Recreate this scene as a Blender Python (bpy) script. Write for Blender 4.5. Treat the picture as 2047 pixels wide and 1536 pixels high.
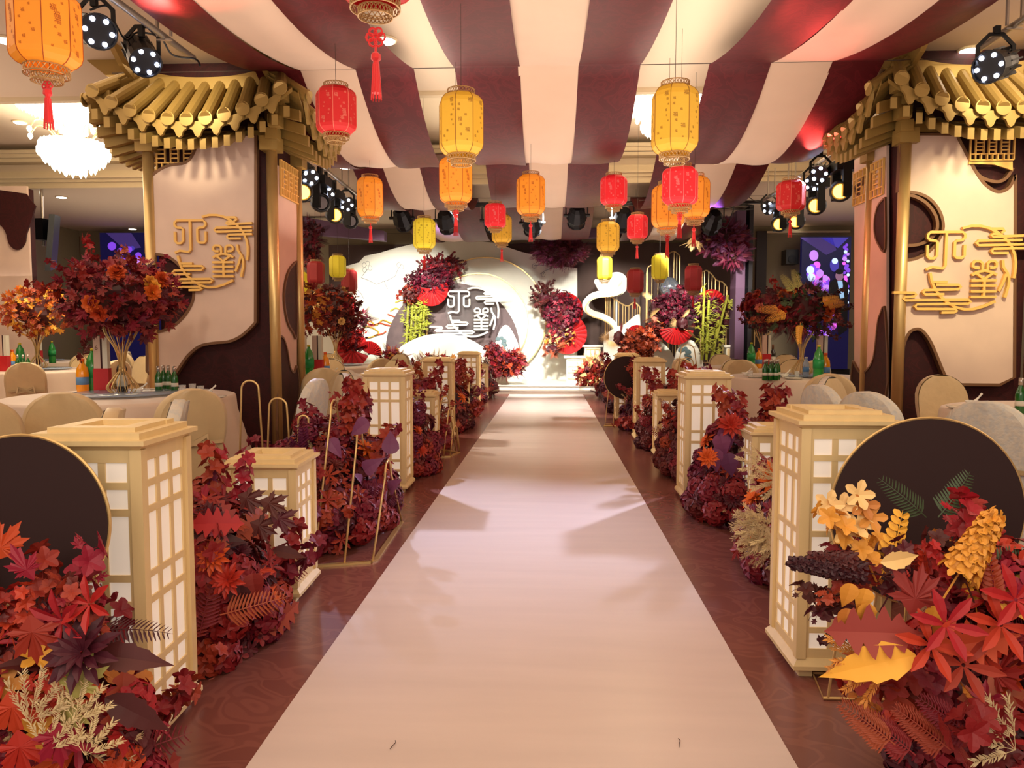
import bpy, math, random
from mathutils import Vector, Matrix, Euler, Quaternion
for o in list(bpy.data.objects): bpy.data.objects.remove(o)
S = bpy.context.scene
COL = S.collection
PI = math.pi
rnd = random.Random(7)

# ---------------------------------------------------------------- camera
H = 1.3
PITCH = math.atan(100/1500); YAW = math.atan(70.5/1500)
cd = bpy.data.cameras.new('camera'); cd.sensor_width = 36; cd.lens = 36*1500/2047
cd.clip_start = .05; cd.clip_end = 200
cam = bpy.data.objects.new('camera', cd); COL.objects.link(cam)
cam.location = (0, 0, H); cam.rotation_euler = (PI/2-PITCH, 0, YAW)
S.camera = cam
ROT = cam.rotation_euler.to_matrix()
def ray(px, py): return ROT @ Vector(((px-1023.5)/1500, (768-py)/1500, -1))
def at(px, py, Y):
    "point of the hall at depth Y along the aisle"
    d = ray(px, py); t = Y/d.y
    return Vector((d.x*t, Y, H+d.z*t))
def atx(px, py, X):
    d = ray(px, py); t = X/d.x
    return Vector((X, d.y*t, H+d.z*t))
def atz(px, py, Z):
    d = ray(px, py); t = (Z-H)/d.z
    return Vector((d.x*t, d.y*t, Z))

# ---------------------------------------------------------------- world, exposure, lights
w = bpy.data.worlds.new('hall_ambient'); S.world = w; w.use_nodes = True
w.node_tree.nodes['Background'].inputs[0].default_value = (1.0, .86, .74, 1)
w.node_tree.nodes['Background'].inputs[1].default_value = .6
S.view_settings.view_transform = 'Standard'; S.view_settings.look = 'None'
S.view_settings.exposure = 0.0; S.view_settings.gamma = 1.0; S.view_settings.use_curve_mapping = False
S.cycles.use_denoising = True
S.cycles.max_bounces = 6; S.cycles.diffuse_bounces = 3; S.cycles.glossy_bounces = 3
S.cycles.transmission_bounces = 5; S.cycles.transparent_max_bounces = 6
S.cycles.sample_clamp_indirect = 6; S.cycles.caustics_reflective = False; S.cycles.caustics_refractive = False

def area(name, loc, tgt, size, power, col, sy=None, spread=PI):
    l = bpy.data.lights.new(name, 'AREA'); l.energy = power; l.color = col; l.size = size; l.spread = spread
    if sy: l.shape = 'RECTANGLE'; l.size_y = sy
    o = bpy.data.objects.new(name, l); COL.objects.link(o); o.location = loc
    o.rotation_euler = (Vector(tgt)-Vector(loc)).to_track_quat('-Z', 'Y').to_euler()
    return o
def spot(name, loc, tgt, power, col, ang=40, blend=.5, r=.12):
    l = bpy.data.lights.new(name, 'SPOT'); l.energy = power; l.color = col
    l.spot_size = math.radians(ang); l.spot_blend = blend; l.shadow_soft_size = r
    o = bpy.data.objects.new(name, l); COL.objects.link(o); o.location = loc
    o.rotation_euler = (Vector(tgt)-Vector(loc)).to_track_quat('-Z', 'Y').to_euler()
    return o
WARM = (1, .80, .58); WHITE = (1, .95, .88); COOL = (.62, .70, 1)
# the hall's ceiling light (downlights and chandeliers) as soft panels under the ceiling
area('hall_light_front', (0, 1.2, 3.35), (0, 2.2, 0), 5.0, 45, WARM, 2.4)
area('hall_light_left', (-6.5, 6.5, 3.9), (-6.5, 6.5, 0), 5.0, 180, WARM, 9)
area('hall_light_right', (6.8, 6.5, 3.9), (6.8, 6.5, 0), 5.0, 180, WARM, 9)
area('hall_light_behind', (0, -1.5, 2.8), (0, 9, 1.8), 5.0, 95, (1, .86, .70), 1.6)
# added fill panels facing up, standing in for light bounced onto drapes and ceiling
for (x, y, sx, sy, e) in ((0, 5.2, 5, 4, 85), (0, 9.2, 5, 3.4, 60), (0, 12.6, 5, 3, 34), (-7.5, 6, 4, 7, 80), (7, 6, 3.5, 7, 70), (-8, 15, 5, 5, 40), (6, 15.5, 4, 4, 22)):
    area('bounce_fill', (x, y, 2.3), (x, y, 4), sx, e*1.15, (1, .84, .70), sy)
area('hall_light_back_left', (-8, 16, 3.9), (-8, 16, 0), 3.5, 60, WHITE, 4)
area('hall_light_back_right', (7.5, 15.5, 3.9), (7.5, 15.5, 0), 3.5, 40, WHITE, 4)
for (x, sx) in ((1.2, .5), (-1.1, .3)): area('gap_fill', (x, 6.4, 3.5), (x, 6.4, 4), sx, 16, (1, .86, .72), 5)  # added unseen strips that fill the ceiling gaps between the drapes with light
# truss spots on the stage set
for i, (x, tx, tz) in enumerate([(-3.4, -3.6, 1.6), (-1.8, -2.2, 1.0), (-.2, -.8, .9), (1.2, 1.4, 1.2), (2.6, 2.4, 1.6)]):
    spot('stage_spot', (x, 13.9, 3.55), (tx, 18.8, tz), 1900 if i < 4 else 1300, (1, .97, .86), 48, .7)
spot('stage_spot', (0, 14.0, 3.5), (-.5, 17.4, .2), 2600, (1, .98, .9), 60, .8)
spot('stage_spot', (3.4, 13.9, 3.4), (4.0, 18.6, 1.2), 700, (1, .93, .8), 42, .8)
# profile lamps on the aisle runner
spot('aisle_spot', (-2.9, 8.9, 3.45), (-.1, 4.9, 0), 2600, COOL, 34, 1)
spot('aisle_spot', (3.4, 9.4, 3.45), (.1, 5.4, 0), 2000, (.66, .72, 1), 32, 1)
spot('aisle_spot', (-2.9, 10.3, 3.45), (0, 9.0, 0), 500, (1, .93, .8), 40, .9)
spot('aisle_spot', (3.4, 11.3, 3.45), (-.2, 12.6, 0), 900, (1, .95, .84), 44, .9)
spot('aisle_spot', (0, 14.0, 3.5), (0, 13.6, 0), 700, WHITE, 60, .9)
# coloured wash on the draped ceiling and the columns
spot('red_wash', (-2.95, 5.6, 3.4), (-1.9, 4.6, 3.7), 110, (1, .08, .06), 60, .9)
spot('red_wash', (3.0, 8.8, 3.3), (2.6, 6.8, 3.8), 90, (1, .06, .05), 50, .9)
spot('orange_wash', (-2.4, 11.8, 3.3), (-.5, 9.2, 3.55), 350, (1, .42, .05), 14, .4)
spot('purple_wash', (2.9, 13.4, 3.2), (2.3, 12.6, 3.7), 140, (.45, .12, 1), 60, .9)
spot('purple_wash', (-2.5, 15.0, 3.1), (-1.2, 16.0, 3.6), 45, (.35, .2, 1), 80, .9)
spot('pink_wash', (-.2, 9.6, 3.35), (-2.8, 8.0, 2.1), 160, (1, .35, .25), 40, .9)
spot('pink_wash', (.6, 8.6, 3.35), (3.45, 8.0, 2.0), 260, (1, .33, .24), 40, .9)
spot('column_spot', (3.7, 5.5, 3.4), (4.1, 7.6, 2.1), 330, (1, .86, .5), 52, .8)
spot('column_spot', (-3.2, 4.6, 3.3), (-3.5, 7.6, 2.1), 150, (1, .86, .66), 56, 1)  # extra spot added to brighten the left column
spot('roof_spot', (-3.4, 6.0, 3.75), (-3.5, 7.4, 3.5), 160, (1, .85, .55), 50, .7)
spot('roof_spot', (4.1, 6.0, 3.85), (4.15, 7.4, 3.5), 190, (1, .85, .55), 50, .7)
spot('wall_spot', (-9.2, 18.6, 3.9), (-9.2, 19.5, 1.8), 20, WHITE, 60, .6)
spot('wall_spot', (6.2, 18.8, 3.9), (6.2, 19.6, 1.8), 16, WHITE, 60, .6)

# ---------------------------------------------------------------- materials
def srgb(r, g, b):
    f = lambda c: (c/255/12.92) if c/255 <= .04045 else ((c/255+.055)/1.055)**2.4
    return (f(r), f(g), f(b), 1)
def mat(name, col, rough=.6, metal=0, emit=0, ecol=None, var=0, scale=8, bump=0, objvar=0, dark=None, trans=0, alpha=1, coat=0, sheen=0, thr=None, stretch=None):
    m = bpy.data.materials.new(name); m.use_nodes = True
    nt = m.node_tree; b = nt.nodes['Principled BSDF']; N = nt.nodes.new; L = nt.links.new
    c = srgb(*col)
    b.inputs['Base Color'].default_value = c; b.inputs['Roughness'].default_value = rough; b.inputs['Metallic'].default_value = metal
    if coat: b.inputs['Coat Weight'].default_value = coat; b.inputs['Coat Roughness'].default_value = .12
    if sheen: b.inputs['Sheen Weight'].default_value = sheen
    if trans: b.inputs['Transmission Weight'].default_value = trans
    if alpha < 1: b.inputs['Alpha'].default_value = alpha
    out = None
    if var or dark or bump:
        tc = N('ShaderNodeTexCoord'); mp = N('ShaderNodeMapping'); L(tc.outputs['Object'], mp.inputs[0])
        if stretch: mp.inputs['Scale'].default_value = stretch
        nz = N('ShaderNodeTexNoise'); nz.inputs['Scale'].default_value = scale; nz.inputs['Detail'].default_value = 4
        L(mp.outputs[0], nz.inputs['Vector'])
        if dark:
            rp = N('ShaderNodeValToRGB'); t = thr or (.45, .55)
            rp.color_ramp.elements[0].position = t[0]; rp.color_ramp.elements[1].position = t[1]
            rp.color_ramp.elements[0].color = srgb(*dark); rp.color_ramp.elements[1].color = c
            L(nz.outputs['Fac'], rp.inputs[0]); out = rp.outputs[0]
        elif var:
            mx = N('ShaderNodeMix'); mx.data_type = 'RGBA'; mx.inputs[6].default_value = tuple(x*(1-var) for x in c[:3])+(1,)
            mx.inputs[7].default_value = tuple(min(1, x*(1+var)) for x in c[:3])+(1,); L(nz.outputs['Fac'], mx.inputs[0]); out = mx.outputs[2]
        if bump:
            bp = N('ShaderNodeBump'); bp.inputs['Strength'].default_value = bump; bp.inputs['Distance'].default_value = .01
            L(nz.outputs['Fac'], bp.inputs['Height']); L(bp.outputs[0], b.inputs['Normal'])
    if objvar:
        oi = N('ShaderNodeObjectInfo'); hs = N('ShaderNodeHueSaturation'); mr = N('ShaderNodeMapRange')
        mr.inputs['To Min'].default_value = 1-objvar; mr.inputs['To Max'].default_value = 1+objvar
        L(oi.outputs['Random'], mr.inputs['Value']); L(mr.outputs[0], hs.inputs['Value'])
        m2 = N('ShaderNodeMapRange'); m2.inputs['To Min'].default_value = .5-objvar*.05; m2.inputs['To Max'].default_value = .5+objvar*.05
        L(oi.outputs['Random'], m2.inputs['Value']); L(m2.outputs[0], hs.inputs['Hue'])
        if out: L(out, hs.inputs['Color'])
        else: hs.inputs['Color'].default_value = c
        out = hs.outputs[0]
    if out: L(out, b.inputs['Base Color'])
    if emit:
        b.inputs['Emission Color'].default_value = srgb(*(ecol or col)); b.inputs['Emission Strength'].default_value = emit
    return m

def carpet_mat(name, base, line, fac, rough, scale=2.2):
    "burgundy cloth with a faint scrolling cloud motif"
    m = bpy.data.materials.new(name); m.use_nodes = True
    nt = m.node_tree; b = nt.nodes['Principled BSDF']; N = nt.nodes.new; L = nt.links.new
    tc = N('ShaderNodeTexCoord'); mp = N('ShaderNodeMapping'); L(tc.outputs['Object'], mp.inputs[0])
    n1 = N('ShaderNodeTexNoise'); n1.inputs['Scale'].default_value = scale*2.2; n1.inputs['Detail'].default_value = .6; n1.inputs['Distortion'].default_value = 2.6
    L(mp.outputs[0], n1.inputs['Vector'])
    rp = N('ShaderNodeValToRGB'); e = rp.color_ramp.elements; e[0].position = .44; e[1].position = .46; e[0].color = (0, 0, 0, 1); e[1].color = (1, 1, 1, 1)
    for p_, v_ in ((.50, 1), (.515, .25), (.56, .25), (.575, .8), (.64, .8), (.66, 0)): q_ = e.new(p_); q_.color = (v_, v_, v_, 1)
    L(n1.outputs['Fac'], rp.inputs[0])
    mx = N('ShaderNodeMix'); mx.data_type = 'RGBA'; mx.inputs[6].default_value = srgb(*base); mx.inputs[7].default_value = srgb(*line)
    m4 = N('ShaderNodeMath'); m4.operation = 'MULTIPLY'; m4.inputs[1].default_value = fac; L(rp.outputs[0], m4.inputs[0]); L(m4.outputs[0], mx.inputs[0])
    L(mx.outputs[2], b.inputs['Base Color']); b.inputs['Roughness'].default_value = rough; b.inputs['Specular IOR Level'].default_value = .5 if rough < .4 else .25
    return m
M = {}
M['carpet'] = carpet_mat('maroon_vinyl_floor', (120, 70, 62), (136, 82, 72), .8, .26, 1.3)
M['burgundy'] = carpet_mat('burgundy_brocade', (80, 18, 24), (100, 26, 32), .6, .45, 1.7)
M['core'] = carpet_mat('column_brocade', (54, 22, 24), (72, 26, 28), .6, .6, 2.0)
M['cream'] = mat('cream_satin', (222, 190, 164), .55, var=.06, scale=3, sheen=.2)
M['runner'] = mat('champagne_satin_runner', (222, 202, 194), .34, var=.10, scale=2.2, bump=.25, stretch=(.5, 4, 1))
M['gold'] = mat('brushed_gold', (226, 192, 130), .38, .7, var=.12, scale=5, bump=.05)
M['goldpaint'] = mat('matte_gold_paint', (170, 138, 76), .42, .35, var=.14, scale=6)
M['goldface'] = mat('gold_letter_face', (240, 190, 104), .5, .15)
M['panel'] = mat('panel_print', (226, 196, 178), .6, dark=(206, 178, 164), scale=1.4, thr=(.3, .62))
M['edge'] = mat('panel_edge_brown', (120, 84, 58), .5, .3)
M['wood'] = mat('pale_pine', (232, 204, 150), .5, var=.1, scale=3, bump=.05, stretch=(7, 7, .7))
M['paper'] = mat('lantern_paper', (238, 226, 214), .7, emit=.28, ecol=(255, 236, 214))
M['disc'] = mat('dark_velvet_disc', (48, 26, 26), .85)
M['chair_gold'] = mat('gold_jacquard_cover', (222, 194, 146), .4, var=.14, scale=7, bump=.7, sheen=.3)
M['chair_cool_lit'] = mat('cool_lit_jacquard_cover', (228, 220, 204), .42, dark=(214, 212, 204), scale=34, thr=(.4, .55), bump=.5)  # same fabric as the gold covers, cool spot light put into its colour
M['cloth'] = mat('champagne_tablecloth', (226, 204, 184), .48, var=.05, scale=3, bump=.3, sheen=.3)
M['wall'] = mat('olive_beige_wall', (150, 136, 108), .8, var=.05, scale=.6)
M['stagewall'] = mat('brown_stage_drape', (86, 66, 60), .85, var=.12, scale=1.5)
M['ceil'] = mat('ceiling_paint', (226, 204, 176), .8, var=.02, scale=.5)
M['mould'] = mat('moulding_paint', (226, 206, 170), .6)
M['white'] = mat('white_board', (246, 242, 226), .6, var=.02)
M['grayboard'] = mat('mauve_grey_board', (108, 88, 88), .7, dark=(92, 74, 76), scale=1.3)
M['black'] = mat('black_plastic', (20, 19, 21), .4, var=.3)
M['blackmetal'] = mat('black_metal', (34, 34, 38), .35, .6)
M['chrome'] = mat('steel_pipe', (196, 186, 176), .3, .8)
M['led'] = mat('led_white', (255, 255, 255), .4, emit=14, ecol=(214, 226, 255))
M['amber'] = mat('amber_lens', (255, 190, 80), .4, emit=9, ecol=(255, 176, 64))
M['lens'] = mat('dark_lens', (70, 40, 40), .08, .2, coat=1)
M['down'] = mat('downlight_lens', (255, 255, 255), .4, emit=9, ecol=(255, 246, 230))
M['chand'] = mat('lit_crystal', (255, 250, 236), .2, emit=5, ecol=(255, 240, 208))
M['filigree'] = mat('brass_filigree', (196, 158, 104), .4, .5)
M['tassel'] = mat('red_silk_tassel', (226, 26, 30), .6, sheen=.4)
M['cord'] = mat('dark_cord', (70, 55, 50), .8)
M['fan'] = mat('red_paper_fan', (196, 20, 26), .6)
M['purple'] = mat('purple_board', (112, 82, 112), .7)
M['darkframe'] = mat('black_frame', (30, 26, 34), .6)
M['glass'] = mat('clear_glass', (235, 240, 240), .05, alpha=.28, coat=1)
M['beer'] = mat('green_bottle_glass', (20, 96, 30), .08, coat=.6)
M['soda'] = mat('green_soda_bottle', (46, 150, 66), .12, coat=.6)
M['juice'] = mat('orange_juice', (250, 160, 20), .15, coat=.6)
M['wine'] = mat('wine_bottle_glass', (16, 12, 14), .08, coat=1)
M['water'] = mat('clear_blue_bottle', (170, 190, 215), .1, alpha=.6)
M['label_white'] = mat('white_label', (226, 222, 206), .6)
M['label_blue'] = mat('blue_label', (92, 142, 196), .5)
M['label_green'] = mat('green_label', (24, 150, 76), .5)
M['cap_orange'] = mat('orange_cap', (232, 96, 30), .4)
M['cap_yellow'] = mat('yellow_cap', (214, 200, 50), .4)
M['redbox'] = mat('red_box', (196, 30, 38), .5)
M['porcelain'] = mat('white_porcelain', (240, 236, 226), .15, coat=.5)
M['ink'] = mat('ink_grey', (150, 146, 150), .8)
M['teal'] = mat('ink_teal', (92, 112, 116), .8)
M['darkwood'] = mat('dark_wood_door', (46, 30, 28), .5)
M['screen'] = mat('led_screen_navy', (10, 10, 34), .3, emit=.5, ecol=(24, 20, 74))
M['silver'] = mat('silver_ball', (196, 206, 220), .12, .8)
M['cloudline'] = mat('gold_cloud_line', (226, 176, 60), .4, .3)
M['cloudred'] = mat('red_cloud_line', (214, 70, 30), .5)
# plants
def leafm(name, col, ov=.35, rough=.55): return mat(name, col, rough, objvar=ov)
LM = dict(crimson=leafm('leaf_crimson', (144, 24, 24)), scarlet=leafm('leaf_scarlet', (178, 34, 26)), burg=leafm('leaf_burgundy', (92, 20, 30)),
          maroon=leafm('leaf_maroon', (74, 20, 26)), rust=leafm('leaf_rust', (150, 52, 42)), orange=leafm('petal_orange', (216, 92, 34)),
          amber=leafm('petal_amber', (222, 150, 56)), plum=leafm('leaf_plum', (112, 34, 68)), violet=leafm('leaf_violet', (118, 60, 100)),
          magenta=leafm('petal_magenta', (124, 22, 44)), gold=leafm('gold_sprig', (216, 192, 146), .2, .4), olive=leafm('leaf_olive', (172, 164, 92), .15),
          green=leafm('leaf_green', (70, 92, 58)), stem=leafm('stem_brown', (86, 56, 44)), bamboo=leafm('bamboo_green', (158, 160, 50), .25), cream=leafm('petal_cream', (238, 196, 130), .15),
          pink=leafm('petal_pink', (236, 130, 110), .15), mixred=leafm('petal_red_mix', (140, 22, 40)))

# ---------------------------------------------------------------- mesh helpers
class MB:
    def __init__(s): s.v = []; s.f = []; s.mi = []; s.m = 0
    def add(s, vs, fs):
        n = len(s.v); s.v += [tuple(v) for v in vs]; s.f += [tuple(i+n for i in f) for f in fs]; s.mi += [s.m]*len(fs)
    def box(s, a, b, R=None, c=None):
        x0, y0, z0 = a; x1, y1, z1 = b
        vs = [Vector(p) for p in ((x0,y0,z0),(x1,y0,z0),(x1,y1,z0),(x0,y1,z0),(x0,y0,z1),(x1,y0,z1),(x1,y1,z1),(x0,y1,z1))]
        if R is not None: vs = [R @ v+(c or Vector()) for v in vs]
        s.add(vs, [(3,2,1,0),(4,5,6,7),(0,1,5,4),(1,2,6,5),(2,3,7,6),(3,0,4,7)])
    def frus(s, z0, a, z1, b, cx=0, cy=0):
        "square frustum, half sizes a then b"
        vs = [(cx+i*a, cy+j*a, z0) for i, j in ((-1,-1),(1,-1),(1,1),(-1,1))]+[(cx+i*b, cy+j*b, z1) for i, j in ((-1,-1),(1,-1),(1,1),(-1,1))]
        s.add(vs, [(3,2,1,0),(4,5,6,7),(0,1,5,4),(1,2,6,5),(2,3,7,6),(3,0,4,7)])
    def tube(s, pts, r, n=6, closed=False, caps=True):
        pts = [Vector(p) for p in pts]; k = len(pts); rr = r if hasattr(r, '__len__') else [r]*k
        base = len(s.v); up = None; vs = []
        for i, p in enumerate(pts):
            a = pts[(i-1) % k] if (i or closed) else p; b = pts[(i+1) % k] if (i < k-1 or closed) else p
            t = (b-a).normalized() if (b-a).length > 1e-9 else Vector((0,0,1))
            if up is None: up = t.orthogonal().normalized()
            up = (up-t*up.dot(t)); up = up.normalized() if up.length > 1e-6 else t.orthogonal().normalized()
            w_ = t.cross(up)
            vs += [p+rr[i]*(math.cos(2*PI*j/n)*up+math.sin(2*PI*j/n)*w_) for j in range(n)]
        fs = [(i*n+j, i*n+(j+1) % n, (i+1)*n+(j+1) % n, (i+1)*n+j) for i in range(k-1) for j in range(n)]
        if closed: fs += [((k-1)*n+j, (k-1)*n+(j+1) % n, (j+1) % n, j) for j in range(n)]
        elif caps: fs += [tuple(range(n-1, -1, -1)), tuple((k-1)*n+j for j in range(n))]
        s.add(vs, fs)
    def lathe(s, prof, n=16, c=(0,0,0), cap=True):
        vs = [(c[0]+r*math.cos(2*PI*j/n), c[1]+r*math.sin(2*PI*j/n), c[2]+z) for r, z in prof for j in range(n)]; k = len(prof)
        fs = [(i*n+j, i*n+(j+1) % n, (i+1)*n+(j+1) % n, (i+1)*n+j) for i in range(k-1) for j in range(n)]
        if cap: fs += [tuple(range(n-1, -1, -1)), tuple((k-1)*n+j for j in range(n))]
        s.add(vs, fs)
    def prism(s, pts, ext):
        "planar polygon extruded by the vector ext"
        n = len(pts); ext = Vector(ext); pts = [Vector(p) for p in pts]
        s.add(pts+[p+ext for p in pts], [tuple(range(n)), tuple(range(2*n-1, n-1, -1))]+[((i+1) % n, i, n+i, n+(i+1) % n) for i in range(n)])
    def ribbon(s, pts, wd, n, dep, closed=False):
        "flat bar of width wd following pts in the plane with normal n, extruded dep along n"
        n = Vector(n).normalized(); pts = [Vector(p) for p in pts]; k = len(pts); vs = []
        for i, p in enumerate(pts):
            a = pts[(i-1) % k] if (i or closed) else p; b = pts[(i+1) % k] if (i < k-1 or closed) else p
            t = (b-a).normalized(); sd = t.cross(n)*wd/2
            vs += [p-sd, p+sd, p+sd+n*dep, p-sd+n*dep]
        fs = []; K = k if closed else k-1
        for i in range(K):
            a = i*4; b = ((i+1) % k)*4
            for j in range(4): fs.append((a+j, a+(j+1) % 4, b+(j+1) % 4, b+j))
        if not closed: fs += [(3,2,1,0), ((k-1)*4, (k-1)*4+1, (k-1)*4+2, (k-1)*4+3)]
        s.add(vs, fs)
    def mesh(s, name, mats, smooth=False):
        me = bpy.data.meshes.new(name); me.from_pydata(s.v, [], s.f)
        for m in (mats if isinstance(mats, (list, tuple)) else [mats]): me.materials.append(m)
        if any(s.mi): me.polygons.foreach_set('material_index', s.mi)
        if smooth: me.polygons.foreach_set('use_smooth', [True]*len(me.polygons))
        me.update(); return me
    def build(s, name, mats, parent=None, smooth=False, world=False, **kw):
        if world and parent is not None:
            L_ = parent.location; 
            g = parent.parent
            while g is not None: L_ = L_+g.location; g = g.parent
            s.v = [(a-L_.x, b-L_.y, c-L_.z) for a, b, c in s.v]
        o = obj(name, s.mesh(name, mats, smooth), parent); 
        for k, v in kw.items(): o[k] = v
        return o
def obj(name, me, parent=None, loc=None, rot=None, sc=None):
    o = bpy.data.objects.new(name, me); COL.objects.link(o)
    if parent is not None: o.parent = parent
    if loc is not None: o.location = loc
    if rot is not None: o.rotation_euler = rot
    if sc is not None: o.scale = (sc, sc, sc) if not hasattr(sc, '__len__') else sc
    return o
def thing(name, label, cat, loc=(0,0,0), rz=0, group=None):
    o = bpy.data.objects.new(name, None); COL.objects.link(o); o.empty_display_size = .1
    o.location = loc; o.rotation_euler = (0, 0, rz); o['label'] = label; o['category'] = cat
    if group: o['group'] = group
    return o
def tag(o, label, cat, group=None, kind=None):
    o['label'] = label; o['category'] = cat
    if group: o['group'] = group
    if kind: o['kind'] = kind
    return o
def struct(o): o['kind'] = 'structure'; return o
def kids(o): return [c for c in bpy.data.objects if c.parent == o]
_kid = {}
def copy_tree(o, parent=None, loc=None, rz=None, label=None, group=None):
    c = o.copy(); COL.objects.link(c)
    if parent is not None: c.parent = parent
    if loc is not None: c.location = loc
    if rz is not None: c.rotation_euler = (0, 0, rz)
    if label: c['label'] = label
    if group: c['group'] = group
    if o.name not in _kid: _kid[o.name] = kids(o)
    for ch in _kid[o.name]: copy_tree(ch, c)
    return c
def smooth_poly(pts, n=4):
    "Catmull-Rom through pts"
    out = []; P = [Vector(p) for p in pts]; k = len(P)
    for i in range(k-1):
        a, b, c, d = P[max(i-1, 0)], P[i], P[i+1], P[min(i+2, k-1)]
        for j in range(n):
            t = j/n; out.append(.5*((2*b)+(c-a)*t+(2*a-5*b+4*c-d)*t*t+(3*b-a-3*c+d)*t**3))
    out.append(P[-1]); return out
# ---------------------------------------------------------------- the room
XL, XR, YB, YF, ZC = -12.5, 9.5, 19.7, -3.0, 4.05
b = MB(); b.box((XL-.2, YF, -.12), (XR+.2, YB+.2, 0)); struct(b.build('floor', M['carpet']))
# ceiling with two coffers
cof = [(-11.5, -4.3, 8.7, 13.75), (-2.7, 8.6, 8.7, 13.75)]
b = MB(); T = .12
b.box((XL-.2, YF, ZC), (XR+.2, 8.7, ZC+T)); b.box((XL-.2, 13.75, ZC), (XR+.2, YB+.2, ZC+T))
b.box((XL-.2, 8.7, ZC), (-11.5, 13.75, ZC+T)); b.box((-4.3, 8.7, ZC), (-2.7, 13.75, ZC+T)); b.box((8.6, 8.7, ZC), (XR+.2, 13.75, ZC+T))
ceiling = struct(b.build('ceiling', M['ceil']))
for i, (x0, x1, y0, y1) in enumerate(cof):
    b = MB(); b.box((x0-.1, y0-.1, 4.72), (x1+.1, y1+.1, 4.82)); 
    b.box((x0-.1, y0-.1, ZC+T), (x0, y1+.1, 4.72)); b.box((x1, y0-.1, ZC+T), (x1+.1, y1+.1, 4.72))
    b.box((x0, y0-.1, ZC+T), (x1, y0, 4.72)); b.box((x0, y1, ZC+T), (x1, y1+.1, 4.72)); struct(b.build('ceiling_coffer', M['ceil'], ceiling))
    b = MB()
    for k, (o_, z0, z1) in enumerate([(.0, 4.0, 4.1), (.05, 4.1, 4.16), (.12, 4.16, 4.2), (.07, 4.2, 4.3), (.2, 4.44, 4.5), (.28, 4.5, 4.56), (.34, 4.56, 4.62)]):
        w_ = .04+o_
        b.box((x0, y1-w_, z0), (x1, y1+.05, z1)); b.box((x0, y0-.05, z0), (x1, y0+w_, z1))
        b.box((x0-.05, y0, z0), (x0+w_, y1, z1)); b.box((x1-w_, y0, z0), (x1+.05, y1, z1))
    struct(b.build('trim_%d' % (i+1), M['mould']))
b = MB(); b.box((XL-.2, YF, 0), (XL, YB, ZC)); struct(b.build('wall_left', M['wall']))
b = MB(); b.box((XR, YF, 0), (XR+.2, YB, ZC)); struct(b.build('wall_right', M['wall']))
b = MB(); b.box((XL-.2, YB, 0), (XR+.2, YB+.2, ZC)); back = struct(b.build('wall_back', M['wall']))
b = MB()
for px in (53, 118, 163): 
    x = at(px, 600, YB).x; b.box((x-.012, YB-.012, 0), (x+.012, YB, 3.9))
b.build('wall_joint', M['edge'], back)
# dark doors in the back wall and the stage drape
def slab(name, mt, px0, py0, px1, py1, Y, dep, parent=None, struct_=False):
    a = at(px0, py1, Y); c = at(px1, py0, Y); b = MB(); b.box((a.x, Y, max(0, a.z)), (c.x, Y+dep, c.z))
    o = b.build(name, M[mt], parent)
    if struct_: struct(o)
    return o
b = MB(); x0 = at(655, 500, 19.4).x; x1 = at(1470, 500, 19.4).x
n = 60; pts = [(x0+(x1-x0)*i/n, 19.5+.035*math.sin(i*1.9)) for i in range(n+1)]
b.add([(x, y, 0) for x, y in pts]+[(x, y, 3.62) for x, y in pts], [(i, i+1, n+2+i, n+1+i) for i in range(n)])
tag(b.build('stage_drape', M['stagewall'], smooth=True), 'dark brown fabric drape hanging behind the white stage set', 'curtain')
b = MB(); a = at(610, 482, 18.9); c = at(765, 452, 18.9)
bm = [at(598, 432, 17.5), at(768, 462, 17.5), at(768, 481, 17.5), at(598, 466, 17.5)]
b.prism(bm, (0, .3, 0)); tag(b.build('ceiling_beam', M['purple']), 'mauve boxed beam hanging over the left side of the stage', 'beam')
b = MB(); bm = [at(1130, 462, 18), at(1500, 425, 18), at(1500, 452, 18), at(1130, 478, 18)]
b.prism(bm, (0, .3, 0)); tag(b.build('ceiling_beam', M['purple']), 'mauve boxed beam hanging over the right side of the stage', 'beam')
pr = thing('portal_post', 'purple and black square post right of the stage', 'post', (at(1480, 700, 16.6).x, 16.6, 0))
b = MB(); a = at(1468, 715, 16.6); c = at(1492, 430, 16.6); b.box((a.x, 16.6, 0), (c.x, 17.1, c.z+.1)); b.build('purple_panel', M['purple'], pr, world=True)
b = MB(); a = at(1492, 715, 16.6); c = at(1506, 410, 16.6); b.box((a.x, 16.55, 0), (c.x, 17.15, c.z+.2)); b.build('black_frame', M['darkframe'], pr, world=True)
d = slab('door_1', 'darkwood', 1507, 462, 1534, 762, 19.55, .12, None, True)
b = MB(); b.box((at(1509, 600, 19.5).x, 19.5, 1.0), (at(1511, 600, 19.5).x, 19.55, 1.35)); b.build('door_handle', M['gold'], d)
sp_ = thing('wall_speaker', 'black wall speaker left of the right-hand screen', 'speaker', at(1583, 530, 19.3))
b = MB(); a = at(1571, 528, 19.3); c = at(1597, 499, 19.3); b.box((a.x, 19.3, a.z), (c.x, 19.68, c.z)); b.build('cabinet', M['black'], sp_, world=True)
b = MB(); q = at(1584, 518, 19.28); b.tube([q, q+Vector((0, .03, 0))], .1, 16); b.build('woofer', M['blackmetal'], sp_, world=True)
slab('trim_3', 'mould', 1534, 461, 1700, 466, 19.5, .15, None, True)
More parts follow.
